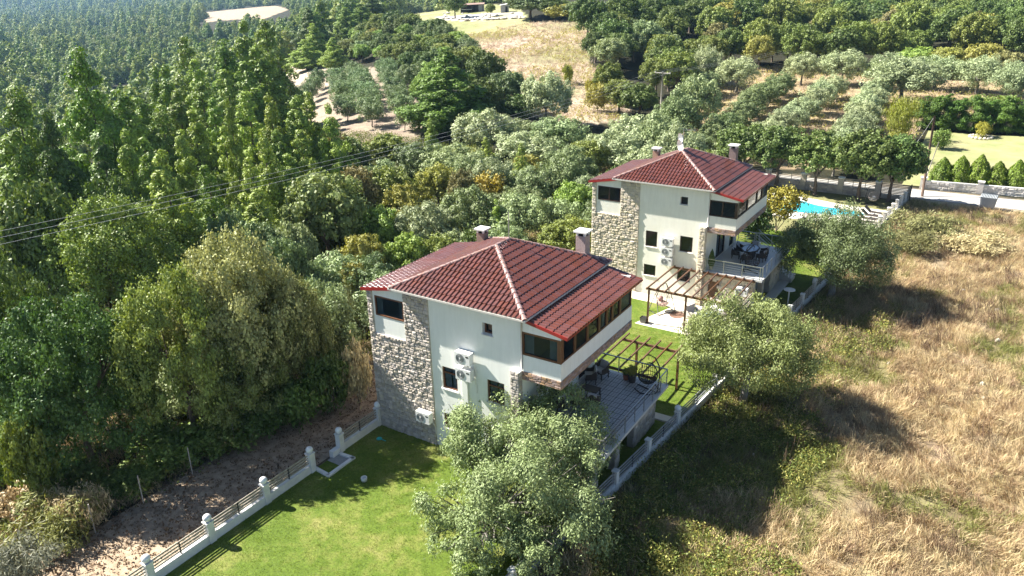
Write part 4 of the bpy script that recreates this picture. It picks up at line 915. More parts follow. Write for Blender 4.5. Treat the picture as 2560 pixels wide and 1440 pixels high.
# olives and bushes between the grove and the houses
mid = [(1130, 365, 88, 170), (1215, 285, 99, 165), (1050, 360, 92, 130), (1400, 295, 100, 150), (1315, 335, 93, 170), (1500, 345, 93, 150), (1590, 290, 97, 150), (1420, 385, 80, 150), (1340, 420, 78, 130), (1560, 330, 90, 170), (1655, 300, 92, 150), (1700, 330, 88, 130), (1700, 240, 108, 120), (1750, 190, 118, 110), (1620, 370, 84, 150), (1300, 300, 103, 110), (1480, 440, 76, 120),
       (1180, 480, 68, 170), (1300, 490, 67, 170), (1060, 520, 66, 160), (1400, 500, 68, 130), (1230, 400, 80, 120)]
tones = ['olive', 'olive_s', 'olive_d', 'olive', 'olive_s']
for k, (px, py, D, w_) in enumerate(mid):
    T(px, py, D, w_, 'olive', tones[k % 5], '@olive tree', 'olive trees in the thicket behind the villas', hmax=6.5)
for px, py, D, w_, c in ((970, 420, 78, 130, 'oak'), (890, 420, 74, 110, 'oak_b'), (1000, 470, 72, 120, 'oak_y'), (940, 520, 66, 130, 'oak_l'), (900, 590, 60, 120, 'oak_y'), (1010, 590, 60, 120, 'oak_l'), (1100, 590, 60, 110, 'oak'), (860, 350, 90, 120, 'oak_d'), (830, 330, 92, 100, 'oak_b'), (960, 340, 96, 120, 'oak'), (1150, 430, 76, 80, 'oak_b'), (640, 560, 58, 150, 'olive_d'), (730, 560, 60, 120, 'olive'), (560, 540, 60, 120, 'olive_d'), (1540, 420, 80, 60, 'oak_d'), (880, 660, 55, 90, 'oak_y'), (700, 600, 55, 120, 'olive_d'), (1440, 460, 72, 110, 'oak_l')):
    T(px, py, D, w_, 'oak', c, '@bushy tree', 'mixed trees in the thicket left of the villas', hmax=7)
# pines of the near wood
for px, py, D, w_, c in ((455, 85, 130, 85, 'pine'), (385, 175, 125, 60, 'pine'), (485, 155, 116, 85, 'pine_l'), (555, 105, 122, 110, 'pine'), (605, 50, 135, 90, 'pine'), (660, 55, 137, 90, 'pine'), (640, 120, 120, 120, 'pine'), (610, 235, 90, 100, 'pine_l'), (672, 245, 86, 80, 'pine_l'), (740, 245, 86, 100, 'pine_l'), (770, 235, 88, 80, 'pine_l'), (820, 265, 84, 70, 'pine_l'),
                         (340, 295, 84, 90, 'pine_l'), (300, 230, 98, 110, 'pine'), (410, 170, 112, 80, 'pine'), (480, 280, 94, 80, 'pine_l'), (530, 250, 96, 70, 'pine'), (360, 350, 76, 90, 'pine'), (400, 270, 96, 90, 'pine_l'), (440, 230, 104, 100, 'pine'), (500, 210, 108, 100, 'pine'), (310, 330, 80, 80, 'pine_l'), (270, 280, 90, 90, 'pine'), (560, 320, 82, 80, 'pine_l'), (450, 330, 84, 70, 'pine_l'), (690, 330, 78, 90, 'pine'), (750, 330, 78, 90, 'pine_l'), (350, 250, 100, 90, 'pine'), (560, 180, 112, 90, 'pine_l'), (610, 160, 115, 100, 'pine'), (510, 420, 68, 90, 'pine'), (720, 390, 70, 90, 'pine_l'), (250, 350, 78, 90, 'pine_d'), (640, 480, 62, 110, 'pine_l'), (780, 400, 70, 60, 'pine_l'),
                         (780, 60, 225, 55, 'pine_l'), (830, 95, 205, 45, 'pine_l'), (770, 20, 240, 60, 'pine_d'), (860, 20, 270, 60, 'pine'), (900, 10, 290, 60, 'pine'), (930, -10, 300, 60, 'pine_d'), (800, 0, 280, 60, 'pine'), (760, 100, 215, 60, 'pine_l')):
    T(px, py, D, w_*1.65, 'pine', c, '@pine tree', 'pines of the near wood on the left', hmax=15)

# ------------------------------------------------------------------ woods and orchards
g = fill(wpoly([(-60, 560), (160, 560), (520, 560), (780, 470), (860, 340), (730, 180), (700, 110), (560, 130), (300, 330), (-60, 420)]), 5.2,
         [(5, 'pine', 'pine', 6, 8.5), (3, 'pine', 'pine_l', 5.4, 8), (4, 'pine', 'pine_d', 6.5, 9), (2, 'oak', 'oak_d', 6, 6), (1, 'oak', 'oak_b', 5, 5), (1.5, 'olive', 'olive_d', 5, 4.5)], 'KIND filling the sunlit wood on the left slope', 'trees filling the left slope', seed=3, avoid=.7, limit=95)
g2 = fill([(-9, -22), (-6.6, -8), (-6.5, 6), (-8, 22), (2, 24), (2, 44), (-2, 58), (-40, 48), (-55, 10), (-30, -22)], 4.4,
          [(3, 'oak', 'oak', 5, 4.6), (2, 'oak', 'oak_l', 4.6, 4), (2, 'oak', 'oak_y', 4.4, 4), (4, 'olive', 'olive', 5, 4), (2, 'olive', 'olive_d', 5, 4.2), (1, 'bush', 'oak', 3, 2), (2, 'bush', 'bush', 3.6, 2.4), (1, 'pine', 'pine_l', 3, 5)], 'KIND in the thicket beyond the gravel path', 'trees and bushes in the thicket beyond the path', seed=5, avoid=.66, limit=150)
g3 = fill(wpoly([(880, 110), (960, 70), (1170, 130), (1240, 190), (1200, 290), (1050, 230), (900, 170), (860, 150)])[:0]+wpoly([(880, 110), (960, 70), (1170, 130), (1240, 190), (1200, 290), (1085, 330), (1050, 300), (1010, 180), (900, 160), (860, 150)]), 4.9,
          [(4, 'oak', 'oak', 5.5, 5), (3, 'oak', 'oak_d', 5.5, 5), (2, 'olive', 'olive_d', 5.5, 4.5), (2, 'oak', 'oak_l', 5, 4.5), (1, 'oak', 'oak_y', 4.5, 4)], 'KIND in the scrub behind the young olives', 'trees in the scrub behind the young olives', seed=7, avoid=.6, limit=75)
g4 = fill(wpoly([(1450, 110), (1520, 60), (1700, 40), (1760, 110), (1640, 260), (1520, 230)]), 6,
          [(4, 'oak', 'oak_d', 8, 7.5), (3, 'oak', 'olive', 7.5, 6.5), (2, 'oak', 'oak', 8, 7.5)], 'KIND of the dark clump at the right of the dry field', 'trees of the clump right of the dry field', seed=9, avoid=.55, limit=34)
g5 = fill(wpoly([(1640, 150), (1700, 60), (1900, 40), (2300, 60), (2640, 70), (2700, 165), (2400, 160), (2200, 130), (2000, 125), (1800, 125)]), 7,
          [(4, 'oak', 'oak', 9, 9), (4, 'oak', 'oak_d', 9, 9), (2, 'oak', 'oak_y', 8, 8), (1, 'oak', 'oak_b', 7, 7)], 'KIND of the oak wood along the upper right', 'oaks of the wood along the upper right', seed=11, avoid=.5, limit=175)
for px, py, D, w_, c in ((2370, 120, 165, 90, 'oak_y'), (2470, 110, 165, 90, 'oak_y'), (2530, 130, 158, 80, 'oak_b'), (2200, 150, 160, 50, 'oak_l'), (2300, 120, 165, 90, 'oak_l'), (1550, 200, 128, 90, 'oak'), (1600, 210, 125, 100, 'oak_d'), (1520, 160, 135, 80, 'oak')):
    T(px, py, D, w_, 'oak', c, '@low tree', 'low trees at the foot of the oak wood', hmax=7)
# grove rows
def row(pa, pb, n, sp, c, wd, ht, label, group):
    A = ground(*pa); B = ground(*pb)
    for k in range(n):
        f = (k+tr_rand.uniform(-.15, .15))/max(1, n-1); tree(sp, A[0]+(B[0]-A[0])*f+tr_rand.uniform(-.3, .3), A[1]+(B[1]-A[1])*f, wd*tr_rand.uniform(.88, 1.12), ht*tr_rand.uniform(.88, 1.15), c, label, group)
for i, (pa, pb, n) in enumerate((((1655, 345), (1790, 215), 6), ((1740, 400), (1950, 240), 9), ((1850, 420), (2075, 250), 9), ((2080, 440), (2185, 265), 8))):
    row(pa, pb, n, 'olive', tones[(i*2) % 5], 5.0, 3.9, ['olive in the leftmost grove row', 'olive in the second grove row', 'olive in the third grove row', 'olive in the rightmost grove row'][i], 'olive grove rows')
for i, (pa, pb, n) in enumerate((((745, 300), (800, 225), 5), ((868, 305), (848, 215), 7), ((932, 318), (888, 198), 10), ((1008, 296), (962, 190), 9))):
    row(pa, pb, n, 'young_olive', 'young', 4.9 if i else 4.2, 3.9, ['young olive in the leftmost short row', 'young olive in the second row', 'young olive in the third row', 'young olive in the row nearest the big pine'][i], 'young olive rows')
tree('young_olive', *ground(1012, 325)[:2], 3.0, 3., 'olive', 'single young olive in front of the rows below the big dense pine')

g6 = fill(wpoly([(1600, 175), (1760, 165), (2000, 150), (2340, 150), (2330, 175), (2000, 180), (1800, 190), (1760, 235), (1660, 270), (1600, 260)]), 5.2,
          [(4, 'oak', 'oak_d', 7, 7), (4, 'oak', 'oak', 7, 7.5), (1, 'oak', 'oak_y', 6, 6)], 'KIND directly behind the row of round olives', 'oaks behind the round olives', seed=13, avoid=.5, limit=32)
# conifers of the walled garden
for k in range(9):
    x = 21.1+k*1.75; tree('cypress', x, 70.0+.08*(x-21), 2.9, 3.0+.3*(k*7 % 3), 'thuja', ['first conifer shrub at the left end of the garden wall', 'second conifer shrub from the left behind the garden wall', 'third conifer shrub from the left behind the garden wall', 'fourth conifer shrub from the left behind the garden wall'][k] if k < 4 else 'conifer shrub near the right edge behind the garden wall', None if k < 4 else 'conifer shrubs behind the garden wall')
for k in range(14):
    x = 17.0+k*1.9; tree('hedge', x, 96.5+.1*(x-20), 3.4, 4.6+.5*(k % 2), 'cyp', 'dark tall conifer in the back garden hedge', 'conifers of the tall back hedge')
tree('bush', 23.9, 93.9, 1.9, 2.0, (.33, .32, .04), 'small yellow-green round tree in a stone ring on the garden lawn', z=None)
tree('bush', *ground(2345, 372)[:2], 2.2, 2.4, 'bush', 'small bushy tree at the foot of the hedge in the garden')
tree('wispy', *ground(2245, 350)[:2], 4.5, 5.2, (.22, .27, .03), 'bright yellow-green feathery tree left of the back hedge')
tree('wispy', *ground(2235, 400)[:2], 4.0, 3.0, (.26, .28, .04), 'lime yellow bush below the feathery tree by the lane')
tree('bush', *ground(2300, 290)[:2], 7, 2.6, 'drygreen', 'low spreading yellow-green bush above the back hedge')
tree('bush', *ground(2480, 290)[:2], 8, 2.8, 'bush', 'dark spreading bush behind the back hedge')
tree('bush', *ground(2160, 330)[:2], 3, 2, 'dry', 'brown dry bush at the end of the grove')
# broad-leaved trees along the pool fence
for x, y, w_, h, l in ((5.6, 60.0, 6.4, 6.2, 'leftmost leafy tree along the back wall of the pool'), (10.0, 58.9, 6.4, 6.0, 'second leafy tree from the left along the back wall of the pool'), (14.4, 58.3, 6.6, 6.5, 'third leafy tree along the back wall of the pool, egg chair hanging under it'), (17.1, 59.3, 6.2, 6.2, 'rightmost leafy tree over the slatted gate of the pool'), (1.5, 60.5, 6.4, 6.0, 'leafy tree behind the chimney of the farther villa')):
    t = tree('oak', x, y, w_, h, 'mul', l, 'leafy trees along the pool wall'); t.children[0].location = (0, 0, .7)
t = tree('bush', 9.8, 43.3, 3.9, 2.9, (.30, .27, .03), 'yellow-leaved young tree beside the pool', cat='tree', rz=1.); t.name = 'young_tree'; t.children[0].location.z = 1.3
tree('bush', 8.0, 41.0, 3.4, 2.8, (.05, .09, .02), 'dark dense shrub at the back stairs of the farther terrace')
tree('bush', 7.0, 44.5, 2.4, 1.6, (.2, .2, .03), 'yellowish low shrub beside the pool next to the young tree')
# field bushes
tree('wispy', 21.5, 49, 6, 2.1, 'drygreen', 'big mound of tall yellow-green weeds beside the pool fence')
tree('wispy', 25, 47, 5.5, 1.5, 'dry', 'mound of straw-coloured tall weeds right of the green mound')
tree('wispy', 20.5, 44.5, 4.5, 1.7, 'drygreen', 'lower mound of green weeds in front of the big mound')
T(120, 1268, 38, 190, 'wispy', (.20, .21, .05), 'yellow-green broom-like bush at the lower left end of the gravel path', hmax=3)
T(20, 1380, 35.5, 150, 'wispy', (.16, .17, .11), 'grey-green bush in the lower left corner', hmax=2.5)
T(200, 1290, 39, 110, 'wispy', 'dry', 'straw-coloured dry bush right of the broom-like bush', hmax=2)
T(840, 730, 50, 90, 'wispy', (.15, .16, .05), 'tall weeds beside the left corner of the nearer villa', hmax=3)
for k, (px, py, w_, c) in enumerate(((330, 1170, 120, 'bush'), (430, 1080, 170, 'bush'), (540, 1060, 150, 'bush'), (650, 1000, 140, 'oak_d'), (740, 950, 130, 'bush'), (250, 1200, 130, 'oak_d'), (130, 1180, 160, 'oak_d'), (820, 890, 110, 'oak_d'), (60, 1210, 120, 'dry'), (880, 850, 80, 'dry'))):
    T(px, py, 41, w_, 'bush', c, '@low bush', 'low bushes along the wire fence', hmin=1.2, hmax=2.6)

ORD = 'first second third fourth fifth sixth seventh eighth ninth tenth eleventh twelfth thirteenth fourteenth fifteenth sixteenth'.split()
def tell_apart(items):
    by = {}
    for t, x, y in items: by.setdefault(t['label'], []).append((project(np.array([x, y, t.location.z+2]))[0], t))
    for lb, ls in by.items():
        if 1 < len(ls) <= 16 and len(lb.split()) <= 12:
            ls.sort(key=lambda q: q[0])
            for k, (_, t) in enumerate(ls): t['label'] = lb+', '+('leftmost of these' if k == 0 else 'rightmost of these' if k == len(ls)-1 else ORD[k]+' from the left')
tell_apart(MADE)
# ------------------------------------------------------------------ fences of the plot
def wall_fence(pts, label, lamps=None, slats=4, zb=-.3, wall_h=.42, post_h=1.05, slat_mat=m_slat, z=0, mid=True, post_mat=m_white, extra=None, post_w=.16, cat='fence', midmat=m_darkmetal):
    p0 = pts[0]; t = thing('boundary_fence', label, cat, (p0[0], p0[1], z)); R3 = [(x-p0[0], y-p0[1]) for x, y in pts]
    for i in range(len(R3)-1):
        (x0, y0), (x1, y1) = R3[i], R3[i+1]; L = math.hypot(x1-x0, y1-y0); dx, dy = (x1-x0)/L, (y1-y0)/L; o = post_w+.002
        b = MB(); b.bar((x0+dx*o, y0+dy*o, (wall_h+zb)/2), (x1-dx*o, y1-dy*o, (wall_h+zb)/2), .2, wall_h-zb); b.build('base_wall', m_white, t)
        for k in range(slats):
            zz = wall_h+.12+k*(post_h-wall_h-.14)/max(1, slats-1); s = MB(); s.bar((x0+dx*o, y0+dy*o, zz), (x1-dx*o, y1-dy*o, zz), .03, .075); s.build('slat', slat_mat, t)
        if mid:
            q = MB(); q.box((x0+x1)/2-.025, (x0+x1)/2+.025, (y0+y1)/2-.025, (y0+y1)/2+.025, wall_h, post_h); q.build('mid_post', midmat, t)
    for i, (x, y) in enumerate(R3):
        a = math.atan2(R3[min(i+1, len(R3)-1)][1]-R3[max(i-1, 0)][1], R3[min(i+1, len(R3)-1)][0]-R3[max(i-1, 0)][0])
        b = MB(); b.box(-post_w, post_w, -post_w, post_w, zb, post_h); b.box(-post_w-.03, post_w+.03, -post_w-.03, post_w+.03, post_h+.001, post_h+.06)
        po = b.build('post', post_mat, t, loc=(x, y, 0), rot=(0, 0, a))
        if lamps and i in lamps: l = MB(); l.ball((0, 0, post_h+.22), .18, 16); l.build('globe_lamp', m_lamp, po, True)
    return t
m_lamp = pmat('globe_glass', (.80, .80, .78), (.76, .76, .75), .25, 3, spec=.5)
wall_fence([(0, -22.5), (0, -19.4), (0, -16.3), (0, -13.4), (0, -10.62), (0, -7.66), (0, -4.9)], 'white fence with globe lamps and slats along the left of the front lawn', lamps=range(7), post_w=.15, post_h=1.0)
wall_fence([(0, -2.95), (0, -.1)], 'short white fence with two globe lamps running into the stone corner of the nearer villa', lamps=(0, 1), post_w=.15, post_h=1.0)
s = MB(); s.bar((0, -4.70, .05), (1.0, -4.80, .05), .18, .12); s.bar((1.0, -4.86, .05), (1.0, -3.1, .05), .18, .12); s.bar((1.09, -3.15, .05), (.17, -3.2, .05), .18, .12)
s.box(.0, .9, -3.9, -3.25, -.12, .03, 1); s.box(-.14, .14, -3.60, -3.12, -.2, .35)
put(s.build('sunken_step', [m_white, m_concrete]), label='small white kerbed step in the opening of the left fence', cat='step')
FY = [-21, -16, -11, -6.4, -1.8, 1.25, 4.35, 7.5, 12.2]
wall_fence([(fx(y), y) for y in FY], 'long grey-white boundary fence on the field side of the nearer villa', lamps=(7,), slats=4, zb=-.7, wall_h=.35, post_h=1.0, slat_mat=pmat('mesh_slat', (.30, .31, .32), (.22, .23, .24), .5, 5), post_w=.12)
wall_fence([(fx(y), y) for y in (12.2, 14.3, 16.3, 18.2)], 'fence stretch behind the big round olive between the two villas', slats=5, zb=-.5, wall_h=.3, post_w=.1)
wall_fence([(fx(y), y) for y in (24.6, 27.2, 29.9)], 'slatted fence with one globe lamp at the corner of the farther villa lawn', lamps=(2,), slats=5, zb=-.7, wall_h=.3, z=-.2, post_w=.12)
wall_fence([(fx(y), y) for y in (29.9, 33, 36.2, 39.4, 42.6, 45.8, 48.9)], 'fence hidden behind the silvery olive beside the farther villa', slats=4, zb=-.7, wall_h=.35, z=-.1, post_w=.12)
wall_fence([(fx(y), y) for y in (48.9, 50.6, 52.3, 54.0, 55.7, 57.4, 59.2, 61.2)], 'pale slatted fence with white posts rising from the pool terrace to the lane', slats=5, zb=-.7, wall_h=.35, post_h=1.2, slat_mat=m_slat, post_w=.15)
# back wall of the pool with slats above, and gate
def stone_pier(t, x, y, h, s=.28, name='pier', m=None):
    b = MB(); b.box(x-s, x+s, y-s, y+s, -.2, h); b.box(x-s-.05, x+s+.05, y-s-.05, y+s+.05, h+.001, h+.08, 1); return b.build(name, [m or m_mortar, m_white], t)
def slat_wall(pts, label, h0, h1_, n, ln, stone_mat, seed, stones=True, rh=(.2, .34)):
    p0 = pts[0]; t = thing('garden_wall', label, 'wall', (p0[0], p0[1], 0))
    for i in range(len(pts)-1):
        x0, y0 = pts[i][0]-p0[0], pts[i][1]-p0[1]; x1, y1 = pts[i+1][0]-p0[0], pts[i+1][1]-p0[1]; L = math.hypot(x1-x0, y1-y0); dx, dy = (x1-x0)/L, (y1-y0)/L
        b = MB(); b.bar((x0, y0, h0/2-.1), (x1, y1, h0/2-.1), .25, h0+.2); w_ = b.build('wall_base', stone_mat if not n else m_mortar, t)
        if stones:
            f = lambda a, z, d, x0=x0, y0=y0, dx=dx, dy=dy: (x0+dx*a+dy*(.13-d*.7), y0+dy*a-dx*(.13-d*.7), z)
            stone_wall(w_, [(f, stone_rects(.3, L-.3, -.1, h0, seed+i, rh, (.25, .6)))], stone_mat, 0)
        c = MB(); c.bar((x0, y0, h0+.03), (x1, y1, h0+.03), .32, .06); c.build('coping', m_white if not n else m_concrete, t)
        for k in range(n):
            z = h0+.16+k*(h1_-h0-.2)/max(1, n-1); s = MB(); s.bar((x0+dx*.3, y0+dy*.3, z), (x1-dx*.3, y1-dy*.3, z), .03, .07); s.build('slat', m_slat, t)
        if n:
            for q in (.33, .66):
                s = MB(); xx, yy = x0+(x1-x0)*q, y0+(y1-y0)*q; s.box(xx-.03, xx+.03, yy-.03, yy+.03, h0+.06, h1_); s.build('slat_post', m_slat, t)
    for x, y in pts: stone_pier(t, x-p0[0], y-p0[1], (h1_ if n else h0+.35), m=stone_mat)
    return t
slat_wall([(-9, 61.4), (-4.5, 61.2), (0, 61.0), (4.4, 60.8), (8.3, 60.6), (12.2, 60.4), (15.9, 60.2)], 'low stone wall with grey slats above it along the back of the pool', .9, 1.75, 5, 4, m_stone, 60)
gt = thing('slatted_gate', 'wide grey slatted gate beside the rightmost pool tree', 'gate', (16.2, 60.15, 0))
for k in range(11): s = MB(); s.box(.05, 2.75, -.02, .02, .1+k*.15, .21+k*.15); s.build('slat', m_slat, gt)
for x in (0, 2.8): s = MB(); s.box(x-.05, x+.05, -.05, .05, 0, 1.85); s.build('gate_post', m_wooddk, gt)
slat_wall([(19.6, 66.9), (25.0, 67.5), (31.5, 68.1), (38, 68.7), (46, 69.4)], 'pale crazy stone wall with two piers along the lane below the conifer shrubs', .85, .95, 0, 4, pmat('pale_wall_stone', (.72, .68, .62), (.60, .56, .50), .85, 7, .5, 28, rnd=.25), 80)
# dumpster
bn = thing('waste_container', 'grey steel waste container standing at the edge of the lane', 'waste container', (25.9, 61.0, .05), R(-4))
b = MB(); b.v = [(-.62, -.45, .18), (.62, -.45, .18), (.62, .45, .18), (-.62, .45, .18), (-.72, -.55, 1.15), (.72, -.55, 1.15), (.72, .55, 1.15), (-.72, .55, 1.15)]; b.f = [(0, 1, 5, 4), (1, 2, 6, 5), (2, 3, 7, 6), (3, 0, 4, 7), (3, 2, 1, 0)]; b.m = [0]*5
for k in range(-4, 5): b.bar((k*.14, -.48, .22), (k*.15, -.575, 1.12), .03, .03)
b.build('body', m_bin, bn); l = MB()
for k in range(-5, 6): l.tube([(k*.13, -.58, 1.17), (k*.13, -.25, 1.33), (k*.13, .25, 1.35), (k*.13, .56, 1.2)], .055, 5)
l.v += [(-.74, -.58, 1.16), (.74, -.58, 1.16), (.74, -.2, 1.33), (-.74, -.2, 1.33), (.74, .56, 1.19), (-.74, .56, 1.19), ]; n = len(l.v)-6; l.f += [(n, n+1, n+2, n+3), (n+3, n+2, n+4, n+5)]; l.m += [0, 0]; l.build('lid', pmat('bin_lid', (.36, .38, .39), (.28, .30, .31), .4, 4), bn)
for x in (-.55, .55):
    for y in (-.4, .4): q = MB(); q.tube([(x-.03, y, .09), (x+.03, y, .09)], .09, 10); q.build('wheel', m_black, bn)
for x in (-.78, .78): q = MB(); q.bar((x, -.3, 1.0), (x, .3, 1.0), .04, .05); q.build('lifting_handle', m_steel, bn)
# ring of stones round the garden tree
rg = thing('stone_ring', 'ring of pale stones round the small garden tree', 'stone ring', (23.9, 93.9, h1(23.9, 93.9)))
for k in range(16): a = k*math.pi/8; q = MB(); q.ball((1.3*math.cos(a), 1.3*math.sin(a), .1), .2, 6); q.build('stone', m_patio, rg)

# ------------------------------------------------------------------ swimming pool
sheet('pool_deck', [(5.5, 49.0), (6.5, 48.2), (17.4, 49.0), (18.0, 55.4), (13.4, 55.8), (9.4, 57.0), (4.8, 57.2)], .06, pmat('pool_deck_paving', (.74, .70, .62), (.66, .62, .54), .8, 1, .1, 20), 'white paving round the swimming pool', 0, thick=.12)
pp = [(5.8, 51.2), (6.4, 54.6), (7.6, 55.6), (9.6, 55.3), (11.2, 54.2), (13.0, 54.0), (15.3, 53.8), (16.0, 52.9), (15.2, 51.9), (12.6, 51.2), (9.6, 50.6), (7.4, 50.3)]
def smooth_poly(p, n=3):
    for _ in range(n):
        q = []
        for i in range(len(p)):
            a, b = p[i], p[(i+1) % len(p)]; q += [(a[0]*.75+b[0]*.25, a[1]*.75+b[1]*.25), (a[0]*.25+b[0]*.75, a[1]*.25+b[1]*.75)]
        p = q
    return p
pp = smooth_poly(pp, 2); cx_ = sum(p[0] for p in pp)/len(pp); cy_ = sum(p[1] for p in pp)/len(pp)
pl = thing('swimming_pool', 'kidney-shaped turquoise swimming pool behind the farther villa', 'pool', (cx_, cy_, .065))
q = MB(); q.poly([(x-cx_, y-cy_, .012) for x, y in pp]); q.build('pool_water', m_water, pl)
q = MB()
for i in range(len(pp)):
    a, b = pp[i], pp[(i+1) % len(pp)]; oa = [(c[0]-cx_, c[1]-cy_) for c in (a, b)]; ex = [(x*1.045, y*1.09) for x, y in oa]
    q.quad((*oa[0], .05), (*oa[1], .05), (*ex[1], .05), (*ex[0], .05)); q.quad((*oa[0], .0), (*oa[1], .0), (*oa[1], .05), (*oa[0], .05)); q.quad((*ex[0], .0), (*ex[1], .0), (*ex[1], .05), (*ex[0], .05))
q.build('pool_rim', m_white, pl)
# stacked dark sun loungers at the right end of the deck
for k in range(4):
    t = thing('sun_lounger', 'dark sun lounger %s on the deck beside the slatted fence' % ['nearest the olive', 'second from the olive', 'third from the olive', 'farthest from the olive'][k], 'sun lounger', (16.2+k*.12, 49.6+k*1.25, .07), R(80), 'sun loungers on the pool deck')
    q = MB(); q.box(-.3, .3, -.9, .3, .25, .30); q.build('seat', m_wicker, t); q = MB(); q.bar((0, .3, .28), (0, .85, .75), .6, .05); q.build('backrest', m_wicker, t)
    for x in (-.26, .26):
        for y in (-.8, .2): q = MB(); q.box(x-.02, x+.02, y-.02, y+.02, 0, .25); q.build('leg', m_darkmetal, t)

# ------------------------------------------------------------------ patio and pergolas
PZ = -.32
def sheet2(name, pts, z, mat, label, thick=.08):
    return sheet(name, [w2(*p)[:2] for p in pts], z+H2[2], mat, label, 0, thick=thick)
sheet2('patio', [(2.9, -.02), (3.4, -1.35), (7.3, -1.45), (6.15, -5.35), (13.0, -5.75), (13.0, -.02)], PZ+.03, m_patio, 'cream paved patio in front of the farther villa', .12)
sheet2('side_path', [(12.52, 2.5), (13.25, 2.5), (13.3, 9.5), (12.52, 9.5)], PZ+.12, m_marble, 'grey paved strip along the terrace wall of the farther villa', .15)
sheet('path_strip', [(8.9, 7.7), (11.6, 7.7), (13.5, 7.75), (13.5, 8.3), (8.9, 8.3)], .1, m_patio, 'pale kerb behind the terrace of the nearer villa', 0, thick=.2)
def pergola(loc, rz, u0, u1, v0, v1, z, posts, beams, nr, label, over=.3):
    t = thing('pergola', label, 'pergola', loc, rz)
    for v in beams: q = MB(); q.bar((u0-.15, v, z), (u1+.15, v, z), .09, .14); q.build('beam', m_wood, t)
    for k in range(nr):
        u = u0+(u1-u0)*k/(nr-1); q = MB(); q.bar((u, v0, z+.12), (u, v1, z+.12), .065, .10); q.build('rafter', m_wood, t)
    for u, v, zb in posts: q = MB(); q.box(u-.06, u+.06, v-.06, v+.06, zb, z-.072); q.build('post', m_wood, t)
    return t
pergola(H2, RZ2, 6.85, 12.5, -5.3, -.1, 2.25, [(6.9, -4.9, PZ+.03), (9.52, -4.9, PZ+.03), (12.4, -4.9, PZ+.03)], [-4.9, -.16], 10, 'brown wooden pergola over the patio of the farther villa')
pergola((0, 0, 0), 0, 8.95, 12.2, 7.7, 12.0, 2.38, [(9.75, 11.3, 0), (12.25, 11.3, 0)], [11.3, 7.8], 6, 'open wooden pergola on the lawn behind the terrace of the nearer villa')
def potted(loc, label, r, h, pc, lc, pw, ph, sp='bush', square=False):
    t = thing('potted_plant', label, 'potted plant', loc); q = MB()
    if square: q.v = [(-r*.8, -r*.8, 0), (r*.8, -r*.8, 0), (r*.8, r*.8, 0), (-r*.8, r*.8, 0), (-r, -r, h), (r, -r, h), (r, r, h), (-r, r, h)]; q.f = [(0, 1, 5, 4), (1, 2, 6, 5), (2, 3, 7, 6), (3, 0, 4, 7)]; q.m = [0]*4
    else: q.lathe([(.01, 0), (r*.75, 0), (r, h), (r*1.08, h), (r*1.08, h*.9)], k=12)
    q.build('pot', pc, t); q = MB(); q.lathe([(.01, h*.88), (r*.95, h*.88)], k=8); q.build('soil', m_black, t)
    if lc:
        cr = PR[sp][0]; o = link('foliage', cr[0], t, (0, 0, h*.8), scale=(pw/cr[2], pw/cr[2], ph/cr[3])); o.color = (*COL[lc], 1)
m_terra = pmat('terracotta', (.34, .11, .06), (.26, .09, .05), .8, 6); m_potd = pmat('dark_pot', (.05, .045, .045), (.08, .07, .07), .6, 6); m_potg = pmat('grey_pot', (.16, .15, .14), (.12, .11, .11), .7, 6); m_poty = pmat('cream_pot', (.5, .47, .3), (.42, .4, .26), .6, 6)
potted((11.0, 6.95, 2.425), 'small terracotta pot with a plant by the back railing of the nearer terrace', .17, .3, m_terra, 'oak_d', .4, .4)
potted((11.38, 6.85, 2.425), 'bigger dark pot with yellow-green leaves by the back railing of the nearer terrace', .23, .42, m_potd, 'oak_y', .6, .6)
potted(w2(6.64, -4.95, PZ+.03), 'empty dark square planter at the foot of the left pergola post', .22, .4, m_potg, None, 0, 0, square=True)
potted(w2(9.35, .35, ZT), 'cream pot with a narrow dark shrub behind the railing of the farther terrace', .16, .3, m_poty, 'oak_d', .55, 1.3, 'cypress')
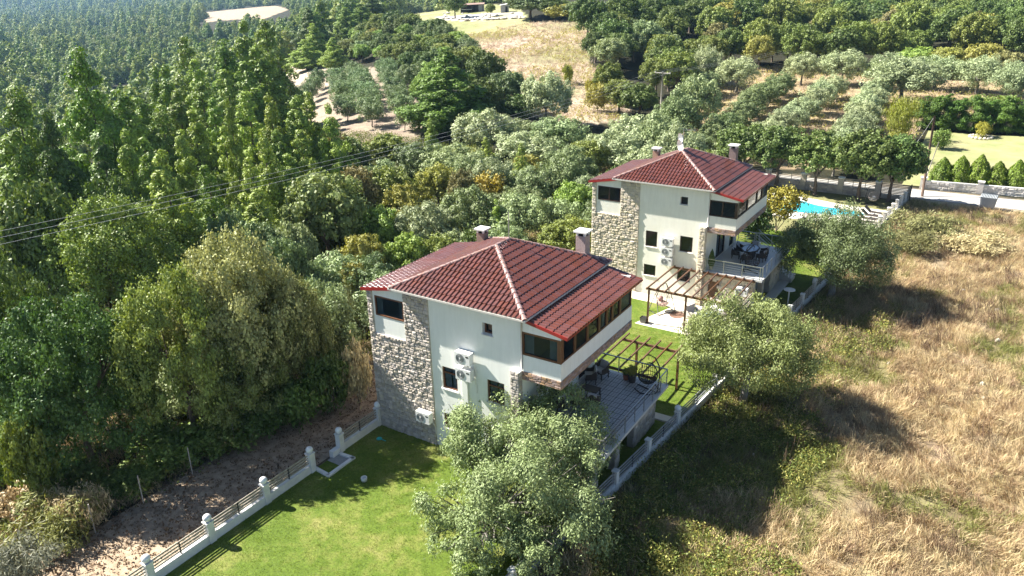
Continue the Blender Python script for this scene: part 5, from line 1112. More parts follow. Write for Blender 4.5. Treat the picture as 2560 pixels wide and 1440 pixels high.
# egg chairs
def egg_chair(loc, rz, label, frame, weave, cush, s=1., stand='hook', n=22):
    t = thing('hanging_egg_chair', label, 'hanging chair', loc, rz); H = 1.95*s; q = MB()
    if stand == 'hook':
        q.tube([(-.45, -.45, .03), (0, -.6, .03), (.45, -.45, .03), (.62, 0, .03), (.45, .45, .03)], .03*s, 6, caps=False)
        q.tube([(0, .62, .03), (.62*s, .3, .03), (.62*s, 0, .05)], .03*s, 6); q.tube([(-.62, .0, .03), (.62*s, 0, .03)], .03*s, 6)
        q.tube([(.62*s, 0, .03), (.72*s, 0, .9*s), (.66*s, 0, 1.6*s), (.4*s, 0, H), (0, 0, H+.03), (-.08, 0, H-.02)], .035*s, 8)
    else:
        for sx in (-1, 1): q.tube([(sx*.75, -.55, .03), (sx*.62, -.1, 1.3), (sx*.25, 0, H), (0, 0, H+.04)], .025*s, 6); q.tube([(sx*.75, .55, .03), (sx*.62, .1, 1.3), (sx*.25, 0, H)], .025*s, 6); q.tube([(sx*.75, -.55, .03), (sx*.75, .55, .03)], .025, 6)
        q.tube([(-.75, -.55, .03), (.75, -.55, .03)], .025, 6)
    q.build('stand', frame, t, True)
    q = MB(); q.tube([(0, 0, H), (0, 0, H-.25*s)], .012, 4); q.build('hanger', frame, t)
    # open basket: ribs from the top hoop down under the seat, opening towards -y
    q = MB(); c = Vector((0, 0, .95*s))
    for k in range(n):
        a = 2*math.pi*k/n; hi = max(0, math.cos(a-math.pi/2)); top = .28+.72*hi**1.3; pts = []
        for j in range(9):
            f = j/8; ph = -math.pi/2+f*(math.pi/2+top*math.pi*.5*.95); rr_ = .50*s*math.cos(ph)*(1 if ph < 0 else 1)
            zz = (.42 if ph < 0 else .72)*s*math.sin(ph); pts.append((math.cos(a)*max(.02, rr_), math.sin(a)*max(.02, rr_), c.z+zz-.15*s))
        q.tube(pts, .016*s, 4, caps=False)
    for f, rr_, z in ((0, .5, .80), (1, .43, .62), (2, .3, .46)): q.tube([(rr_*s*math.cos(a), rr_*s*math.sin(a), z*s) for a in np.linspace(0, 6.283, 19)], .02*s, 5, caps=False)
    for z, rr_, aw in ((1.05, .47, 1.3), (1.3, .33, 1.1)): q.tube([(rr_*s*math.cos(a), rr_*s*math.sin(a), z*s) for a in np.linspace(math.pi/2-aw, math.pi/2+aw, 12)], .016*s, 4, caps=False)
    q.build('basket', weave, t, True)
    if cush:
        q = MB(); q.lathe([(.01, .44*s), (.36*s, .5*s), (.40*s, .60*s), (.3*s, .66*s), (.01, .66*s)], k=14); q.build('cushion', cush, t, True)
        q = MB(); q.v = []; q.ball((0, .22*s, .84*s), .2*s, 10); q.build('pillow', cush, t, True)
egg_chair((12.35, 6.55, 2.425), R(-15), 'black openwork egg chair on a hooked stand at the corner of the nearer terrace', m_black, m_black, None, .98, 'hook', 26)
egg_chair(w2(6.95, -2.45, PZ+.03), R(60), 'pale egg chair with dusty pink cushions on the patio under the pergola', m_darkmetal, m_patio, m_pinkcush, 1.05, 'frame', 18)
egg_chair(w2(11.95, 1.35, ZT), R(150), 'dark round-backed egg chair on the farther terrace in front of the dining table', m_black, m_wicker, None, .95, 'hook', 18)
egg_chair((15.9, 57.2, .05), R(200), 'grey wicker egg chair with a round cushion hanging under the pool trees', m_darkmetal, pmat('grey_wicker', (.30, .26, .23), (.22, .19, .17), .7, 9), m_cush, 1.0, 'hook', 20)
# wicker armchairs and tables
def armchair(loc, rz, label, group=None, w_=.62, cush=m_cush, wk=m_wicker, cat='chair', hb=.82):
    t = thing('wicker_chair', label, cat, loc, rz, group)
    q = MB(); q.box(-w_/2, w_/2, -.3, .3, .30, .38); q.build('seat', wk, t); q = MB(); q.box(-w_/2+.06, w_/2-.06, -.29, .22, .381, .47); q.build('seat_cushion', cush, t)
    q = MB()
    pts = [(-w_/2, -.28), (-w_/2-.02, 0), (-w_/2+.04, .27), (0, .34), (w_/2-.04, .27), (w_/2+.02, 0), (w_/2, -.28)]; hs = [.60, .63, .76, hb, .76, .63, .60]
    for i in range(6):
        (x0, y0), (x1, y1) = pts[i], pts[i+1]; q.quad((x0, y0, .3), (x1, y1, .3), (x1, y1, hs[i+1]), (x0, y0, hs[i])); q.quad((x0*.92, y0*.9, .3), (x1*.92, y1*.9, .3), (x1*.92, y1*.9, hs[i+1]), (x0*.92, y0*.9, hs[i])); q.quad((x0, y0, hs[i]), (x1, y1, hs[i+1]), (x1*.92, y1*.9, hs[i+1]), (x0*.92, y0*.9, hs[i]))
    q.build('backrest', wk, t); q = MB(); q.bar((0, .2, .47), (0, .29, .86), w_*.7, .09); q.build('back_cushion', cush, t)
    for x in (-1, 1):
        for y in (-1, 1): q = MB(); q.box(x*(w_/2-.05)-.025, x*(w_/2-.05)+.025, y*.25-.025, y*.25+.025, 0, .30); q.build('leg', wk, t)
    return t
armchair((9.55, 5.75, 2.425), R(-60), 'dark wicker armchair with grey cushions against the wall under the balcony', w_=.75)
armchair((9.75, 6.55, 2.425), R(-20), 'second dark wicker armchair beside the one at the wall, near the back railing', w_=.7)
armchair((10.75, 3.65, 2.425), R(195), 'dark tub chair with a pale back cushion seen from behind above the olive tree', w_=.66)
armchair((10.1, 3.2, 2.425), R(140), 'dark wicker chair with a pink cushion next to the tub chair', cush=m_pinkcush)
armchair((9.35, 2.5, 2.425), R(-100), 'dark wicker chair with a grey cushion just under the brick balcony corner')
t = thing('coffee_table', 'low dark coffee table between the wicker chairs on the nearer terrace', 'table', (10.15, 4.55, 2.425)); q = MB(); q.box(-.45, .45, -.3, .3, .36, .41); q.build('tabletop', m_wicker, t)
for x in (-.4, .4):
    for y in (-.25, .25): q = MB(); q.box(x-.025, x+.025, y-.025, y+.025, 0, .36); q.build('leg', m_wicker, t)
dt = thing('dining_table', 'dark dining table with a pale glass top on the farther terrace', 'table', w2(10.98, 4.15, ZT), RZ2); q = MB()
ov = [(.62*math.cos(a)*(1.0), .95*math.sin(a)) for a in np.linspace(0, 2*math.pi, 9)[:-1]+math.pi/8]
q.poly([(x, y, .75) for x, y in ov]); q.build('tabletop', pmat('frosted_glass', (.30, .38, .5), (.26, .34, .46), .15, 3), dt); q = MB()
for i in range(8): a, b = ov[i], ov[(i+1) % 8]; q.bar((a[0], a[1], .72), (b[0], b[1], .72), .09, .06)
q.build('rim', m_wicker, dt); q = MB(); q.box(-.3, .3, -.4, .4, 0, .68); q.build('pedestal', m_wicker, dt); q = MB(); q.box(-.05, .05, -.93, .93, .752, .762); q.build('runner', m_wicker, dt)
for k, (u, v, r_, l) in enumerate(((10.1, 3.6, 100, 'dining chair at the left side of the table near the terrace door'), (10.15, 4.6, 80, 'dining chair behind the left one, farther from the railing'), (10.9, 5.4, 0, 'dining chair at the far end of the table'), (11.85, 4.7, -80, 'dining chair at the right side of the table, farther back'), (11.9, 3.8, -100, 'dining chair at the right side of the table, nearer the railing'), (11.0, 2.85, 180, 'dining chair at the near end of the table, seen from behind'))):
    armchair(w2(u, v, ZT), R(r_)+RZ2, 'dark wicker '+l, 'chairs round the dining table', .55, hb=.9)
# patio furniture
def sofa(loc, rz, label, w_=1.2):
    t = thing('garden_sofa', label, 'sofa', loc, rz); q = MB(); q.box(-w_/2, w_/2, -.4, .4, .05, .28); q.build('base', m_cush2, t); q = MB(); q.box(-w_/2+.1, w_/2-.1, -.39, .25, .281, .43); q.build('seat_cushion', m_white, t)
    q = MB(); q.bar((0, .25, .3), (0, .42, .85), w_, .1); q.build('backrest', m_cush2, t)
    for x in (-1, 1): q = MB(); q.box(x*(w_/2)-.06, x*(w_/2)+.06, -.4, .3, .282, .58); q.build('armrest', m_cush2, t)
m_cush2 = pmat('grey_rattan', (.50, .46, .42), (.40, .36, .33), .8, 20, .2, 60)
sofa(w2(9.35, -2.5, PZ+.03), R(70), 'pale garden lounge chair with a white cushion on the patio right of the rug', 1.0); sofa(w2(10.4, -3.9, PZ+.03), R(180), 'pale garden sofa at the near edge of the patio beside the olive crown', 1.5)
sofa(w2(10.4, -.9, PZ+.03), R(-10), 'white garden sofa against the cellar wall under the pergola', 1.5)
t = thing('glass_table', 'low glass-topped table on the patio', 'table', w2(10.3, -2.3, PZ+.03), RZ2+R(8)); q = MB(); q.box(-.75, .75, -.5, .5, .40, .43); q.build('tabletop', pmat('table_glass', (.28, .36, .36), (.24, .31, .31), .08, 3), t)
for x in (-.68, .68):
    for y in (-.43, .43): q = MB(); q.box(x-.03, x+.03, y-.03, y+.03, 0, .40); q.build('leg', m_wicker, t)
q = MB(); q.lathe([(.01, 0), (.62, 0), (.62, .015), (.01, .016)], k=24); o = q.build('round_rug', pmat('brown_rug', (.23, .13, .09), (.17, .10, .07), .95, 9, .3, 60), None, loc=w2(8.15, -2.6, PZ+.033)); put(o, label='round brown rug lying on the cream patio', cat='rug'); o.scale = (.8, 1.0, 1)
# boulder, slat screen, lamp, cup, frisbee
q = MB(); q.ball((0, 0, .3), .45, 9); o = q.build('boulder', m_patio, None, True, loc=w2(13.1, -2.0, PZ)); o.scale = (.9, .6, 1.1); put(o, label='pale boulder at the outer corner of the farther terrace wall', cat='rock')
t = thing('slat_screen', 'slatted wooden screen at the right end of the farther patio', 'screen', w2(12.55, -2.6, PZ), RZ2+R(90))
for k in range(8): q = MB(); q.box(0, 2.4, -.02, .02, .5+k*.17, .6+k*.17); q.build('slat', m_slat, t)
for x in (0, 1.2, 2.4): q = MB(); q.box(x-.03, x+.03, .021, .07, 0, 1.9); q.build('upright', m_wood, t)
t = thing('garden_lamp', 'white disc-topped garden lamp post by the slatted fence of the farther lawn', 'lamp', w2(14.4, 2.6, PZ)); q = MB(); q.tube([(0, 0, 0), (0, 0, 1.35)], .05, 8); q.build('lamp_post', m_white, t); q = MB(); q.lathe([(.01, 1.36), (.40, 1.38), (.40, 1.42), (.01, 1.5)], k=18); q.build('lamp_disc', m_white, t)
for (x, y, l) in ((2.72, -4.2, 'white cup-shaped drain cover standing on the front lawn'),): q = MB(); q.lathe([(.01, 0), (.13, 0), (.15, .2), (.11, .2), (.1, .08), (.01, .08)], k=14); put(q.build('white_cup', m_white, None, True, loc=(x, y, .02)), label=l, cat='drain cover')
q = MB(); q.lathe([(.01, .03), (.13, .025), (.15, 0)], k=14); q.box(.1, .45, -.02, .02, .0, .02); put(q.build('turquoise_paddle', pmat('turquoise', (.02, .45, .40), (.02, .4, .36), .5, 3), None, False, loc=(.94, -1.15, .03)), label='small turquoise paddle toy lying on the shaded lawn', cat='toy')
# stairs behind the farther terrace
t = thing('garden_stairs', 'stairs with steel rail leading down from the back of the farther terrace', 'stairs', w2(10.3, 7.56, 0), RZ2)
for k in range(12): q = MB(); q.box(k*.26, k*.26+.27, 0, 1.1, -.32, 2.25-k*.2); q.build('step', m_marble, t)
for v in (.05, 1.05):
    q = MB(); q.bar((0, v, 3.25), (3.1, v, .85), .04, .04)
    for dz in (.22, .44, .66): q.bar((0, v, 3.25-dz), (3.1, v, .85-dz), .02, .02)
    for k in (0, 4, 8, 11): q.box(k*.26+.1, k*.26+.14, v-.02, v+.02, 2.25-k*.2, 3.2-k*.2)
    q.build('handrail', m_steel, t)
# satellite dish and aerials
t = thing('satellite_dish', 'two white satellite dishes on the ridge of the farther villa', 'satellite dish', w2(5.45, 3.6, ZA), 0)
for (x, z, r_) in ((0, .42, .45), (-.02, 1.0, .34)):
    q = MB(); q.lathe([(.01, .0), (r_*.5, .04), (r_*.85, .12), (r_, .2)], k=20); o = q.build('dish', m_white, t, True, loc=(x, 0, z)); o.rotation_euler = (R(100), 0, R(-40))
    q = MB(); q.tube([(x, -.05, z), (x-.25, -.45, z-.1)], .012, 5); q.build('feed_arm', m_steel, t)
q = MB(); q.tube([(0, .05, -.3), (0, .05, 1.6)], .025, 6); q.bar((0, .05, 1.5), (.9, .15, 1.55), .02, .02)
for k in range(7): q.bar((.15+k*.11, -.08, 1.52), (.15+k*.11, .32, 1.52), .01, .01)
q.build('mast', m_steel, t)
q = MB(); q.tube([(0, 0, -.2), (0, 0, 1.4)], .025, 6); put(q.build('aerial_mast', m_steel, None, loc=(5.6, 4.4, ZA)), label='thin steel aerial mast on the ridge of the nearer villa', cat='aerial')

# ------------------------------------------------------------------ poles and wires
def at(px, py, D): return CAM+ray(px, py)*D
pA = at(1657, 180, 129.); gA = h1(pA[0], pA[1]); pB = at(2228, 36, 220.); gB = h1(pB[0], pB[1]); pL = at(-330, 668, 47.)
wd = Vector((pB[0]-pA[0], pB[1]-pA[1], 0)).normalized(); sd = Vector((-wd.y, wd.x, 0)); ang_s = math.atan2(sd.y, sd.x)
def pole(p, g, label, mat, lean=(0, 0), arm=1.5):
    t = thing('utility_pole', label, 'utility pole', (p[0]+lean[0], p[1]+lean[1], g)); h = p[2]-g
    q = MB(); q.tube([(0, 0, -.5), (-lean[0], -lean[1], h)], [.15, .10], 10); q.build('shaft', mat, t, True)
    if arm:
        q = MB(); c = Vector((0, 0, h-.15)); q.bar(c-sd*arm, c+sd*arm, .12, .12); q.build('crossarm', mat, t)
        for k in (-1, 0, 1): q = MB(); q.lathe([(.01, 0), (.05, 0), (.06, .1), (.03, .2), (.01, .2)], tuple(c+sd*arm*.93*k+Vector((0, 0, .06))), 8); q.build('insulator', m_white, t)
        for k in (-1, 1): q = MB(); q.bar(c+sd*arm*.5*k, c-Vector((0, 0, .6)), .03, .03); q.build('brace', m_steel, t)
    return t
pole(pA, gA, 'grey concrete utility pole with a crossarm above the farther villa', m_polec)
pole(pB, gB, 'distant brown utility pole rising from the oak wood at the upper right', m_pole, arm=1.3)
pole(pL, h1(pL[0], pL[1]), 'utility pole outside the left edge carrying the wires over the thicket', m_pole)
def wire(a, b, sag, label, r=.010, grp='overhead wires crossing the wood'):
    a = Vector(a); b = Vector(b); pts = [tuple(a+(b-a)*i/30-Vector((0, 0, sag*4*(i/30)*(1-i/30)))) for i in range(31)]
    q = MB(); q.tube(pts, r, 5); put(q.build('power_line', m_darkwire, None, True), label=label, cat='power line', group=grp)
m_darkwire = pmat('wire', (.45, .45, .45), (.4, .4, .4), .5, 3)
for k in (-1, 0, 1):
    o = sd*1.4*k+Vector((0, 0, .1)); nm = {-1: 'lowest', 0: 'middle', 1: 'topmost'}[k]
    wire(Vector(pA)+o, Vector(pL)+o, 1.2, '%s of the three power lines sagging over the thicket to the left edge' % nm)
    wire(Vector(pA)+o, Vector(pB)+o, 2.0, '%s of the three power lines between the concrete pole and the oak wood' % nm, .018)
pC = np.array([19.95, 63.0, 0.]); topC = at(2337, 290, 91.5)
pole(np.array([topC[0], topC[1], topC[2]]), 0., 'leaning brown wooden pole at the edge of the lane beside the pool fence', m_pole, (pC[0]-topC[0], pC[1]-topC[1]), arm=0)
q = MB(); q.tube([(0, 0, 0), (.75, .5, 5.2)], [.06, .045], 8); put(q.build('pale_post', m_polec, None, True, loc=(19.6, 66.3, 0)), label='thin pale post beside the leaning wooden pole', cat='post')
wire(topC, at(2262, 398, 99), .1, 'guy wire running down from the leaning wooden pole', .02, 'guy wires')
# wire fence posts of the path
for k, (x, y) in enumerate(((-4.75, -15.0), (-4.8, -12.9), (-4.87, -10.6), (-4.84, -8.05), (-5.1, -5.33), (-4.9, -1.6), (-4.82, 1.92), (-4.63, 4.23))):
    q = MB(); q.tube([(0, 0, -.2), (0, .03, 1.5)], .028, 6); put(q.build('fence_stake', m_polec, None, loc=(x, y, 0)), label='rusty metal stake of the wire fence, %s' % ['nearest the lower left bushes', 'at the dry straw bush', 'third from the lower left', 'fourth from the lower left', 'in front of the dark undergrowth', 'under the olive crowns', 'on the bare slope above the path', 'farthest up beside the villa corner'][k], cat='fence post', group='stakes of the wire fence')
# ------------------------------------------------------------------ shed, rocks, caravan and car at the top
def box_at(t, name, m, *b): q = MB(); q.box(*b); return q.build(name, m, t)
p = ground(1180, 31); dirx = Vector((RT[0], RT[1], 0)).normalized(); az = math.atan2(dirx.y, dirx.x)
t = thing('open_shed', 'low open-fronted shed with a rusty roof at the top of the meadow', 'shed', tuple(p), az)
for x in (-3.6, -1.8, 0, 1.8, 3.6): box_at(t, 'post', m_wooddk, x-.08, x+.08, -.08, .08, -.3, 2.3)
q = MB(); q.v = [(-4.2, -.6, 2.25), (4.2, -.6, 2.45), (4.2, 3.2, 2.9), (-4.2, 3.2, 2.7), (-4.2, -.6, 2.33), (4.2, -.6, 2.53), (4.2, 3.2, 2.98), (-4.2, 3.2, 2.78)]; q.f = [(0, 1, 2, 3), (4, 5, 6, 7), (0, 1, 5, 4), (1, 2, 6, 5), (2, 3, 7, 6), (3, 0, 4, 7)]; q.m = [0]*6; q.build('roof', pmat('rusty_sheet', (.22, .08, .05), (.30, .26, .22), .8, 1.2), t)
box_at(t, 'wall', m_dark, -4, 4, 2.9, 3.0, -.3, 2.6); box_at(t, 'wall', m_concrete, 2.2, 4.0, 0, .1, -.3, 2.3)
for x in (-2.7, -.9): q = MB(); q.box(x-.85, x+.85, -.3, -.25, .9, 1.0); q.build('rail', m_white, t)
p = ground(1262, 31); t = thing('small_hut', 'small grey hut with a pale sloping roof right of the open shed', 'hut', tuple(p), az)
box_at(t, 'wall', m_concrete, -1.3, 1.3, 0, 2, -.3, 2.1); q = MB(); q.v = [(-1.6, -.3, 2.0), (1.6, -.3, 2.5), (1.6, 2.3, 2.6), (-1.6, 2.3, 2.1), (-1.6, -.3, 2.12), (1.6, -.3, 2.62), (1.6, 2.3, 2.72), (-1.6, 2.3, 2.22)]; q.f = [(0, 1, 2, 3), (4, 5, 6, 7), (0, 1, 5, 4), (1, 2, 6, 5), (2, 3, 7, 6), (3, 0, 4, 7)]; q.m = [0]*6; q.build('roof', m_white, t); box_at(t, 'door', m_dark, .2, .9, -.02, -.001, -.3, 1.8)
rr = random.Random(8); RV = [MB() for _ in range(4)]
for k, r_ in enumerate(RV):
    r_.lathe([(.05, 0), (.5, .05), (.6+.1*k, .3), (.35, .55), (.05, .62)], k=6+k)
    r_.v = [(x*rr.uniform(.8, 1.2), y*rr.uniform(.8, 1.2), z*rr.uniform(.85, 1.15)) for x, y, z in r_.v]
m_rock = pmat('white_rock', (.66, .62, .56), (.50, .46, .40), .9, 2, .5, 8); RM = [r_.mesh('rock', m_rock) for r_ in RV]
for k in range(60):
    px = rr.uniform(1088, 1305); edge = rr.random(); py = 50-6*abs((px-1195)/110)**2 if edge < .6 else rr.uniform(34, 48)
    g = ground(px, py); s = rr.uniform(.5, 1.25); o = link('rock', RM[k % 4], None, tuple(g), (0, 0, rr.uniform(0, 6)), (s, s, s*.8)); put(o, label='pale boulder of the rock bed in front of the open shed', cat='rock', group='boulders of the rock bed below the shed')
p = ground(1483, 30); t = thing('caravan', 'long white caravan at the top edge behind the olive trees', 'caravan', tuple(p), az+.1)
q = MB(); q.box(-3.4, 3.4, -1.1, 1.1, .5, 2.6); q.build('body', m_white, t)
for x in (-2.4, -.6, 1.6): q = MB(); q.box(x-.5, x+.5, -1.115, -1.101, 1.4, 2.0); q.build('window', m_glassd, t)
for x in (-.5, .5): q = MB(); q.tube([(x, -1.05, .35), (x, 1.05, .35)], .35, 12); q.build('wheel', m_black, t)
q = MB(); q.box(-.4, .4, -.4, .4, 2.601, 2.75); q.build('roof_hatch', m_gutter, t)
p = ground(1601, 17); t = thing('parked_car', 'dark blue-grey car parked at the top edge right of the caravan', 'car', tuple(p), az+.3)
q = MB(); pr = [(-2.1, .45), (-2.05, .85), (-1.2, .95), (-.6, 1.42), (.9, 1.45), (1.6, 1.0), (2.1, .9), (2.15, .45)]
for y in (-.85, .85): q.poly([(x, y, z) for x, z in pr])
for (x0, z0), (x1, z1) in zip(pr, pr[1:]): q.quad((x0, -.85, z0), (x1, -.85, z1), (x1, .85, z1), (x0, .85, z0))
q.build('body', pmat('car_paint', (.06, .08, .12), (.05, .07, .11), .3, 1), t); q = MB()
for y in (-.856, .856): q.poly([(-.95, y, .98), (-.5, y, 1.34), (.85, y, 1.37), (1.3, y, 1.02)])
q.build('window', m_glassd, t)
for x in (-1.35, 1.35):
    for y in (-.8, .8): q = MB(); q.tube([(x, y-.1, .33), (x, y+.1, .33)], .33, 12); q.build('wheel', m_black, t)
q = MB(); q.v = []; q.bar((-.9, 0, .1), (.9, .1, .25), .5, .2); put(q.build('timber_pile', m_wood, None, loc=tuple(ground(1168, 53))), label='dark piece of timber lying on the meadow below the boulders', cat='timber')
# rail beside the dirt track
t = thing('track_railing', 'short pale wooden railing on the left edge of the dirt track', 'railing', tuple(ground(732, 180)), az+R(75))
for x in range(5): box_at(t, 'post', m_polec, x*2-4.08, x*2-3.92, -.08, .08, -.3, 1.2)
for z in (.5, 1.0): q = MB(); q.box(-4, 4, -.05, .05, z, z+.12); q.build('rail', m_polec, t)

# ------------------------------------------------------------------ ground cover, all real blades and leaves
m_straw = leafmat('straw_blades', (.54, .43, .24), .2, .7, .5); m_strawd = leafmat('straw_dark', (.32, .23, .13), .15, .7, .5)
m_gleaf = leafmat('bramble_leaves', (.13, .165, .032), .25, .6, .5); m_yleaf = leafmat('weed_leaves', (.34, .32, .08), .25, .6, .5); m_gblade = leafmat('green_blades', (.25, .26, .08), .25, .6, .45)
def tuft(name, seed, n, h, sp, wd_, mat, lean=.6):
    rs = np.random.RandomState(seed); P0 = rs.normal(0, sp, (n, 3)); P0[:, 2] = -.03; a = rs.uniform(0, 6.28, n); l = h*rs.uniform(.5, 1.2, n); ln = rs.uniform(.1, 1, n)*lean
    d = np.stack([np.cos(a)*ln+.35*lean, np.sin(a)*ln, np.sqrt(np.clip(1-ln**2, .1, 1))], 1); d /= np.linalg.norm(d, axis=1)[:, None]
    P1 = P0+d*l[:, None]*.55; d2 = d+np.array([.35, 0, -.55])*lean; d2 /= np.linalg.norm(d2, axis=1)[:, None]; P2 = P1+d2*l[:, None]*.55
    s = np.cross(d, rs.normal(0, 1, (n, 3))); s /= np.linalg.norm(s, axis=1)[:, None]; s *= wd_
    V = np.stack([P0-s, P0+s, P1+s*.8, P1-s*.8, P2+s*.25, P2-s*.25], 1).reshape(-1, 3); i = np.arange(n)[:, None]*6
    Q = np.concatenate([i+np.array([0, 1, 2, 3]), i+np.array([3, 2, 4, 5])]).astype(np.int32); return fast_mesh(name, V, Q, mat, np.repeat(rs.uniform(0, 1, n), 6), smooth=False)
def weed(name, seed, n, r_, h, L, Wd, mat):
    rs = np.random.RandomState(seed); P = rs.normal(0, r_, (n, 3)); P[:, 2] = rs.uniform(0, h, n)*np.exp(-(P[:, 0]**2+P[:, 1]**2)/(2*r_*r_)*.4)
    V, Q, lv = leaves(rs, P, np.array([0, 0, .6])+rs.normal(0, .4, (n, 3)), L, Wd, .2, .6); return fast_mesh(name, V, Q, mat, lv, smooth=False)
rs = np.random.RandomState(12)
def region_pts(n, x0, x1, y0, y1, keep):
    X = rs.uniform(x0, x1, n); Y = rs.uniform(y0, y1, n); k = keep(X, Y); X = X[k]; Y = Y[k]
    P = np.stack([X, Y, np.concatenate([hgt(X[i:i+20000], Y[i:i+20000]) for i in range(0, len(X), 20000)])-.03], 1) if len(X) else np.zeros((0, 3))
    px, py, z = project(P) if len(P) else (np.zeros(0),)*3
    ok = (px > -400) & (px < 3200) & (py > -60) & (py < 1950) & (z > 5); return P[ok]
def sc_(name, P, pr, smin, smax, label, tilt=.25, swirl=True, cat=None):
    n = len(P); rot = np.stack([rs.normal(0, tilt, n), rs.normal(0, tilt, n), rs.uniform(0, 6.28, n)], 1)
    if swirl: rot[:, 2] = vnoise(P[:, 0], P[:, 1], 3.5, 2)*9+rs.normal(0, 1.3, n)
    scatter(name, P, rot, rs.uniform(smin, smax, n), pr, label, cat)
outside = lambda X, Y: (X > fx(Y)+.35) & (Y < 60.6)
bramb = wpoly([(1500, 1500), (1640, 1240), (1700, 1270), (1850, 1330), (1990, 1420), (2050, 1600), (1500, 1600)]); bramb2 = wpoly([(2040, 800), (2110, 745), (2230, 800), (2230, 880), (2080, 880)])
dens = lambda X, Y: np.clip(1.4-np.hypot(X-CAM[0], Y-CAM[1])/95, .25, 1)
nzf = lambda X, Y: vnoise(X, Y, 4., 3)*.6+vnoise(X, Y, 1.3, 5)*.4
P = region_pts(76000, 12, 62, -26, 61, lambda X, Y: outside(X, Y) & (rs.rand(len(X)) < dens(X, Y)) & (nzf(X, Y) < .72) & (~inpoly(X, Y, Z_BRAMBLE_SHADE) | (rs.rand(len(X)) < .12)))
P = P[vnoise(P[:, 0], P[:, 1], 2.2, 12)+rs.rand(len(P))*.5 < 1.05]
h = len(P)//3
sc_('dry_grass', P[:h*2], proto('t1', tuft('straw', 1, 26, .5, .17, .010, m_straw, .75)), .55, 1.25, 'sea of straw-coloured dry grass in the field on the right')
sc_('dark_dry_grass', P[h*2:], proto('t2', tuft('strawd', 2, 22, .55, .15, .010, m_strawd)), .5, 1.2, 'brown withered stalks mixed into the dry field')
P = region_pts(30000, 12, 60, -22, 61, lambda X, Y: outside(X, Y) & ((nzf(X, Y) > .66) | ((X < fx(Y)+3.0+vnoise(X, Y, 2, 9)*3) & (rs.rand(len(X)) < .5))))
sc_('green_tall_grass', P, proto('t3', tuft('greeng', 3, 22, .5, .15, .012, m_gblade)), .6, 1.3, 'greener tall grass in patches of the field and along the fence')
P = region_pts(52000, 12, 34, -22, 40, lambda X, Y: outside(X, Y) & (inpoly(X, Y, bramb) | inpoly(X, Y, bramb2) | ((X < fx(Y)+4.5+vnoise(X, Y, 2, 9)*3) & (Y < 30) & (rs.rand(len(X)) < .35)) | inpoly(X, Y, Z_BRAMBLE_SHADE)) & (vnoise(X, Y, 1.1, 4) > .3))
h = len(P)*6//10
sc_('bramble', P[:h], proto('w1', weed('bram', 4, 26, .22, .5, .11, .07, m_gleaf)), .6, 1.3, 'green brambles spreading in the field near the bottom edge', swirl=False)
sc_('weeds', P[h:], proto('w2', weed('weed', 5, 22, .2, .55, .09, .05, m_yleaf)), .6, 1.3, 'yellow-green weeds among the brambles', swirl=False)
m_stalk = leafmat('dead_stalks', (.15, .10, .065), .1, .8, .5)
P = region_pts(9000, 12, 58, -18, 58, lambda X, Y: outside(X, Y) & ((vnoise(X, Y, 3.2, 15) > .66) | (inpoly(X, Y, Z_BRAMBLE_SHADE) & (rs.rand(len(X)) < .3))))
sc_('dead_weed_stalks', P, proto('t7', tuft('stalk', 13, 12, 1.0, .16, .009, m_stalk, .35)), .5, 1.25, 'dark brown dead weed stalks standing in the dry field', tilt=.2)
P = region_pts(200, 14, 50, -12, 50, lambda X, Y: outside(X, Y) & (vnoise(X, Y, 5, 19) > .55)); rub = MB(); rub.ball((0, 0, .05), .16, 5)
sc_('field_stones', P, proto('fs', rub.mesh('field_stone', m_rock)), .3, 1.2, 'scattered pale stones in the dry field')
# far dry field, orchard verge and forest floor
poly_f = [Z_FIELD, Z_GROVE]
P = region_pts(60000, -110, 60, 55, 190, lambda X, Y: (inpoly(X, Y, Z_FIELD) | (inpoly(X, Y, Z_GROVE) & (rs.rand(len(X)) < .5))) & (rs.rand(len(X)) < .8))
h = len(P)*6//10
sc_('hill_dry_grass', P[:h], proto('t4', tuft('strawh', 6, 16, .5, .3, .03, leafmat('hill_straw', (.50, .405, .29), .2, .7, .45))), .6, 1.2, 'pale dry grass on the hill field and under the grove')
sc_('hill_weeds', P[h:][vnoise(P[h:, 0], P[h:, 1], 12, 8) > .5], proto('w3', weed('weedh', 7, 20, .4, .6, .2, .12, m_yleaf)), .7, 1.6, 'olive-green weed patches on the hill field', swirl=False)
P = region_pts(26000, -60, -4.9, -24, 60, lambda X, Y: X < -5.3+.0*Y)
h = len(P)//2
sc_('undergrowth', P[:h], proto('w4', weed('und', 8, 26, .35, .8, .18, .11, m_gleaf)), .6, 1.3, 'undergrowth under the trees beyond the gravel path', swirl=False)
P2 = P[h:]; P2 = P2[P2[:, 0] > -16]
sc_('verge_grass', P2, proto('t5', tuft('strv', 9, 24, .5, .2, .014, m_straw)), .6, 1.3, 'dry grass tufts along the wire fence')
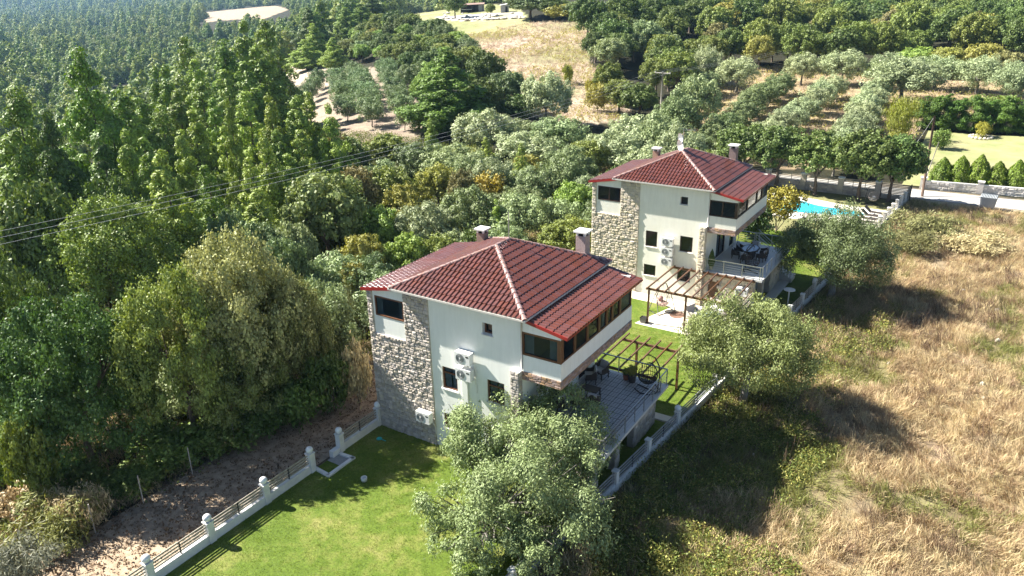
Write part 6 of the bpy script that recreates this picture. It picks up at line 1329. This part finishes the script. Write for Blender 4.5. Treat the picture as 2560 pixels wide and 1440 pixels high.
# fallen leaves and pebbles on the gravel, short grass on the lawn
pe = MB(); pe.lathe([(.004, 0), (.03, .006), (.022, .024), (.004, .03)], k=5)
P = region_pts(16000, -5.3, -.2, -20, 13, lambda X, Y: X > -9); sc_('pebbles', P, proto('pb', pe.mesh('pebble', pmat('pebble_stone', (.42, .38, .32), (.25, .21, .17), .9, 3))), .5, 1.7, 'loose pebbles and chips on the gravel strip')
P = region_pts(6000, -5.3, -.2, -20, 13, lambda X, Y: X > -9); P[:, 2] += .04; sc_('fallen_leaves', P, proto('fl', weed('fleaf', 10, 4, .15, .02, .1, .07, leafmat('dead_leaf', (.20, .13, .07), .1, .7, .5))), .6, 1.4, 'fallen brown leaves on the gravel strip', swirl=False)
P = region_pts(90000, 0, 16, -22, 44, lambda X, Y: (X > .15) & (X < fx(Y)-.2) & ~((X > -.2) & (X < 13.2) & (Y > -.3) & (Y < 7.8)) & ~((X > 0) & (X < 13.6) & (Y > 24) & (Y < 33)) & ~((X > 2.5) & (X < 13.5) & (Y > 18.3) & (Y < 24.4)) & ~((X > 8.8) & (X < 13.6) & (Y > 7.4) & (Y < 8.4)) & ~((X < 1.2) & (Y > -5) & (Y < -3)))
P[:, 2] += .04
sc_('lawn_blades', P, proto('t6', tuft('lawnb', 11, 9, .075, .06, .007, leafmat('lawn_blade', (.12, .185, .02), .3, .6, .4))), .6, 1.3, 'short blades of the mown lawn', tilt=.15, swirl=False)
# far forest: trees past counting
def forest():
    out = []; ths = math.atan2(FW[1], FW[0]); r = 150.; A0, A1 = ths-R(4), ths+R(41)
    while r < 4200:
        stp = 6.3 if r < 420 else 6.3+(r-420)*.011; n = int((A1-A0)*r/stp)
        a = A0+(np.arange(n)+rs.uniform(-.45, .45, n))*stp/r; q = r+rs.uniform(-.45, .45, n)*stp; out.append(np.stack([CAM[0]+q*np.cos(a), CAM[1]+q*np.sin(a)], 1)); r += stp
    o = np.concatenate(out); X, Y = o[:, 0], o[:, 1]
    k = np.ones(len(X), bool)
    for z_ in (Z_MEADOW, Z_FIELD, Z_ORCH, Z_TRACK, Z_GROVE, Z_BROWN, Z_ROCK): k &= ~inpoly(X, Y, z_)
    X = X[k]; Y = Y[k]; Z = np.concatenate([hgt(X[i:i+20000], Y[i:i+20000]) for i in range(0, len(X), 20000)])
    D = np.hypot(X-CAM[0], Y-CAM[1]); P = np.stack([X, Y, Z], 1); px, py, z = project(P)
    k = (px > -120) & (px < 1330) & (py > -90)
    k &= ~((px > 690) & (D < 235)) & ~((px > 880) & (D < 290)) & ~((px > 860) & (py > 95)) & ~((px > 960) & (py > 8) & (py < 160) & (D < 330)) & ~((px > 560) & (py > 150) & (D < 200))
    k &= ~((px > 495) & (px < 735) & (py > 10) & (py < 78) & (D > 380) & (D < 840))
    k &= (vnoise(X, Y, 34, 1) > .2) & (vnoise(X, Y, 90, 7) > .12)
    return P[k], D[k]
P, D = forest(); print('forest', len(P))
mats_f = [('far_pine_wood', FP[0][0], leafmat('far_needles_a', (0.203, 0.284, 0.061), .2, .6, .4)), ('far_pine_wood', FP[1][0], leafmat('far_needles_b', (0.135, 0.216, 0.054), .2, .6, .4)), ('far_pine_wood', FP[2][0], leafmat('far_needles_c', (0.257, 0.324, 0.081), .2, .6, .4)), ('far_broadleaf_wood', FO[0][0], leafmat('far_leaves', (0.162, 0.216, 0.061), .2, .6, .4))]
sel = rs.choice(4, len(P), p=[.26, .24, .18, .32])
near = (D < 420)
for k, (nm, me, mt) in enumerate(mats_f):
    me = me.copy(); me.materials.clear(); me.materials.append(mt); q = P[sel == k]; dq = D[sel == k]; n = len(q)
    s = rs.uniform(.4, 1.45, n)*(.7+.6*vnoise(q[:, 0], q[:, 1], 60, 4))*(1+np.clip((dq-600)/1300, 0, 3.0))
    scatter(nm, q, np.stack([rs.normal(0, .05, n), rs.normal(0, .05, n), rs.uniform(0, 6.28, n)], 1), s, proto('fp%d' % k, me), ['far pine wood filling the hazy valley on the upper left', 'darker pines mixed through the hazy valley wood', 'paler pines mixed through the hazy valley wood', 'round-crowned trees mixed through the hazy valley wood'][k])
# ------------------------------------------------------------------ haze
hz = MB(); hz.box(-5400, 5400, -5400, 5400, -80, 180)
hm = bpy.data.materials.new('haze_air'); hm.use_nodes = True; t = hm.node_tree; t.nodes.clear(); vo = t.nodes.new('ShaderNodeVolumePrincipled'); oo = t.nodes.new('ShaderNodeOutputMaterial')
vo.inputs['Color'].default_value = (.42, .70, 1, 1); vo.inputs['Density'].default_value = .0001; vo.inputs['Anisotropy'].default_value = .2; t.links.new(vo.outputs[0], oo.inputs['Volume'])
put(hz.build('haze', hm), label='thin blue haze over the valley and hills', kind='stuff')
print('objects', len(bpy.data.objects), 'meshes', len(bpy.data.meshes))
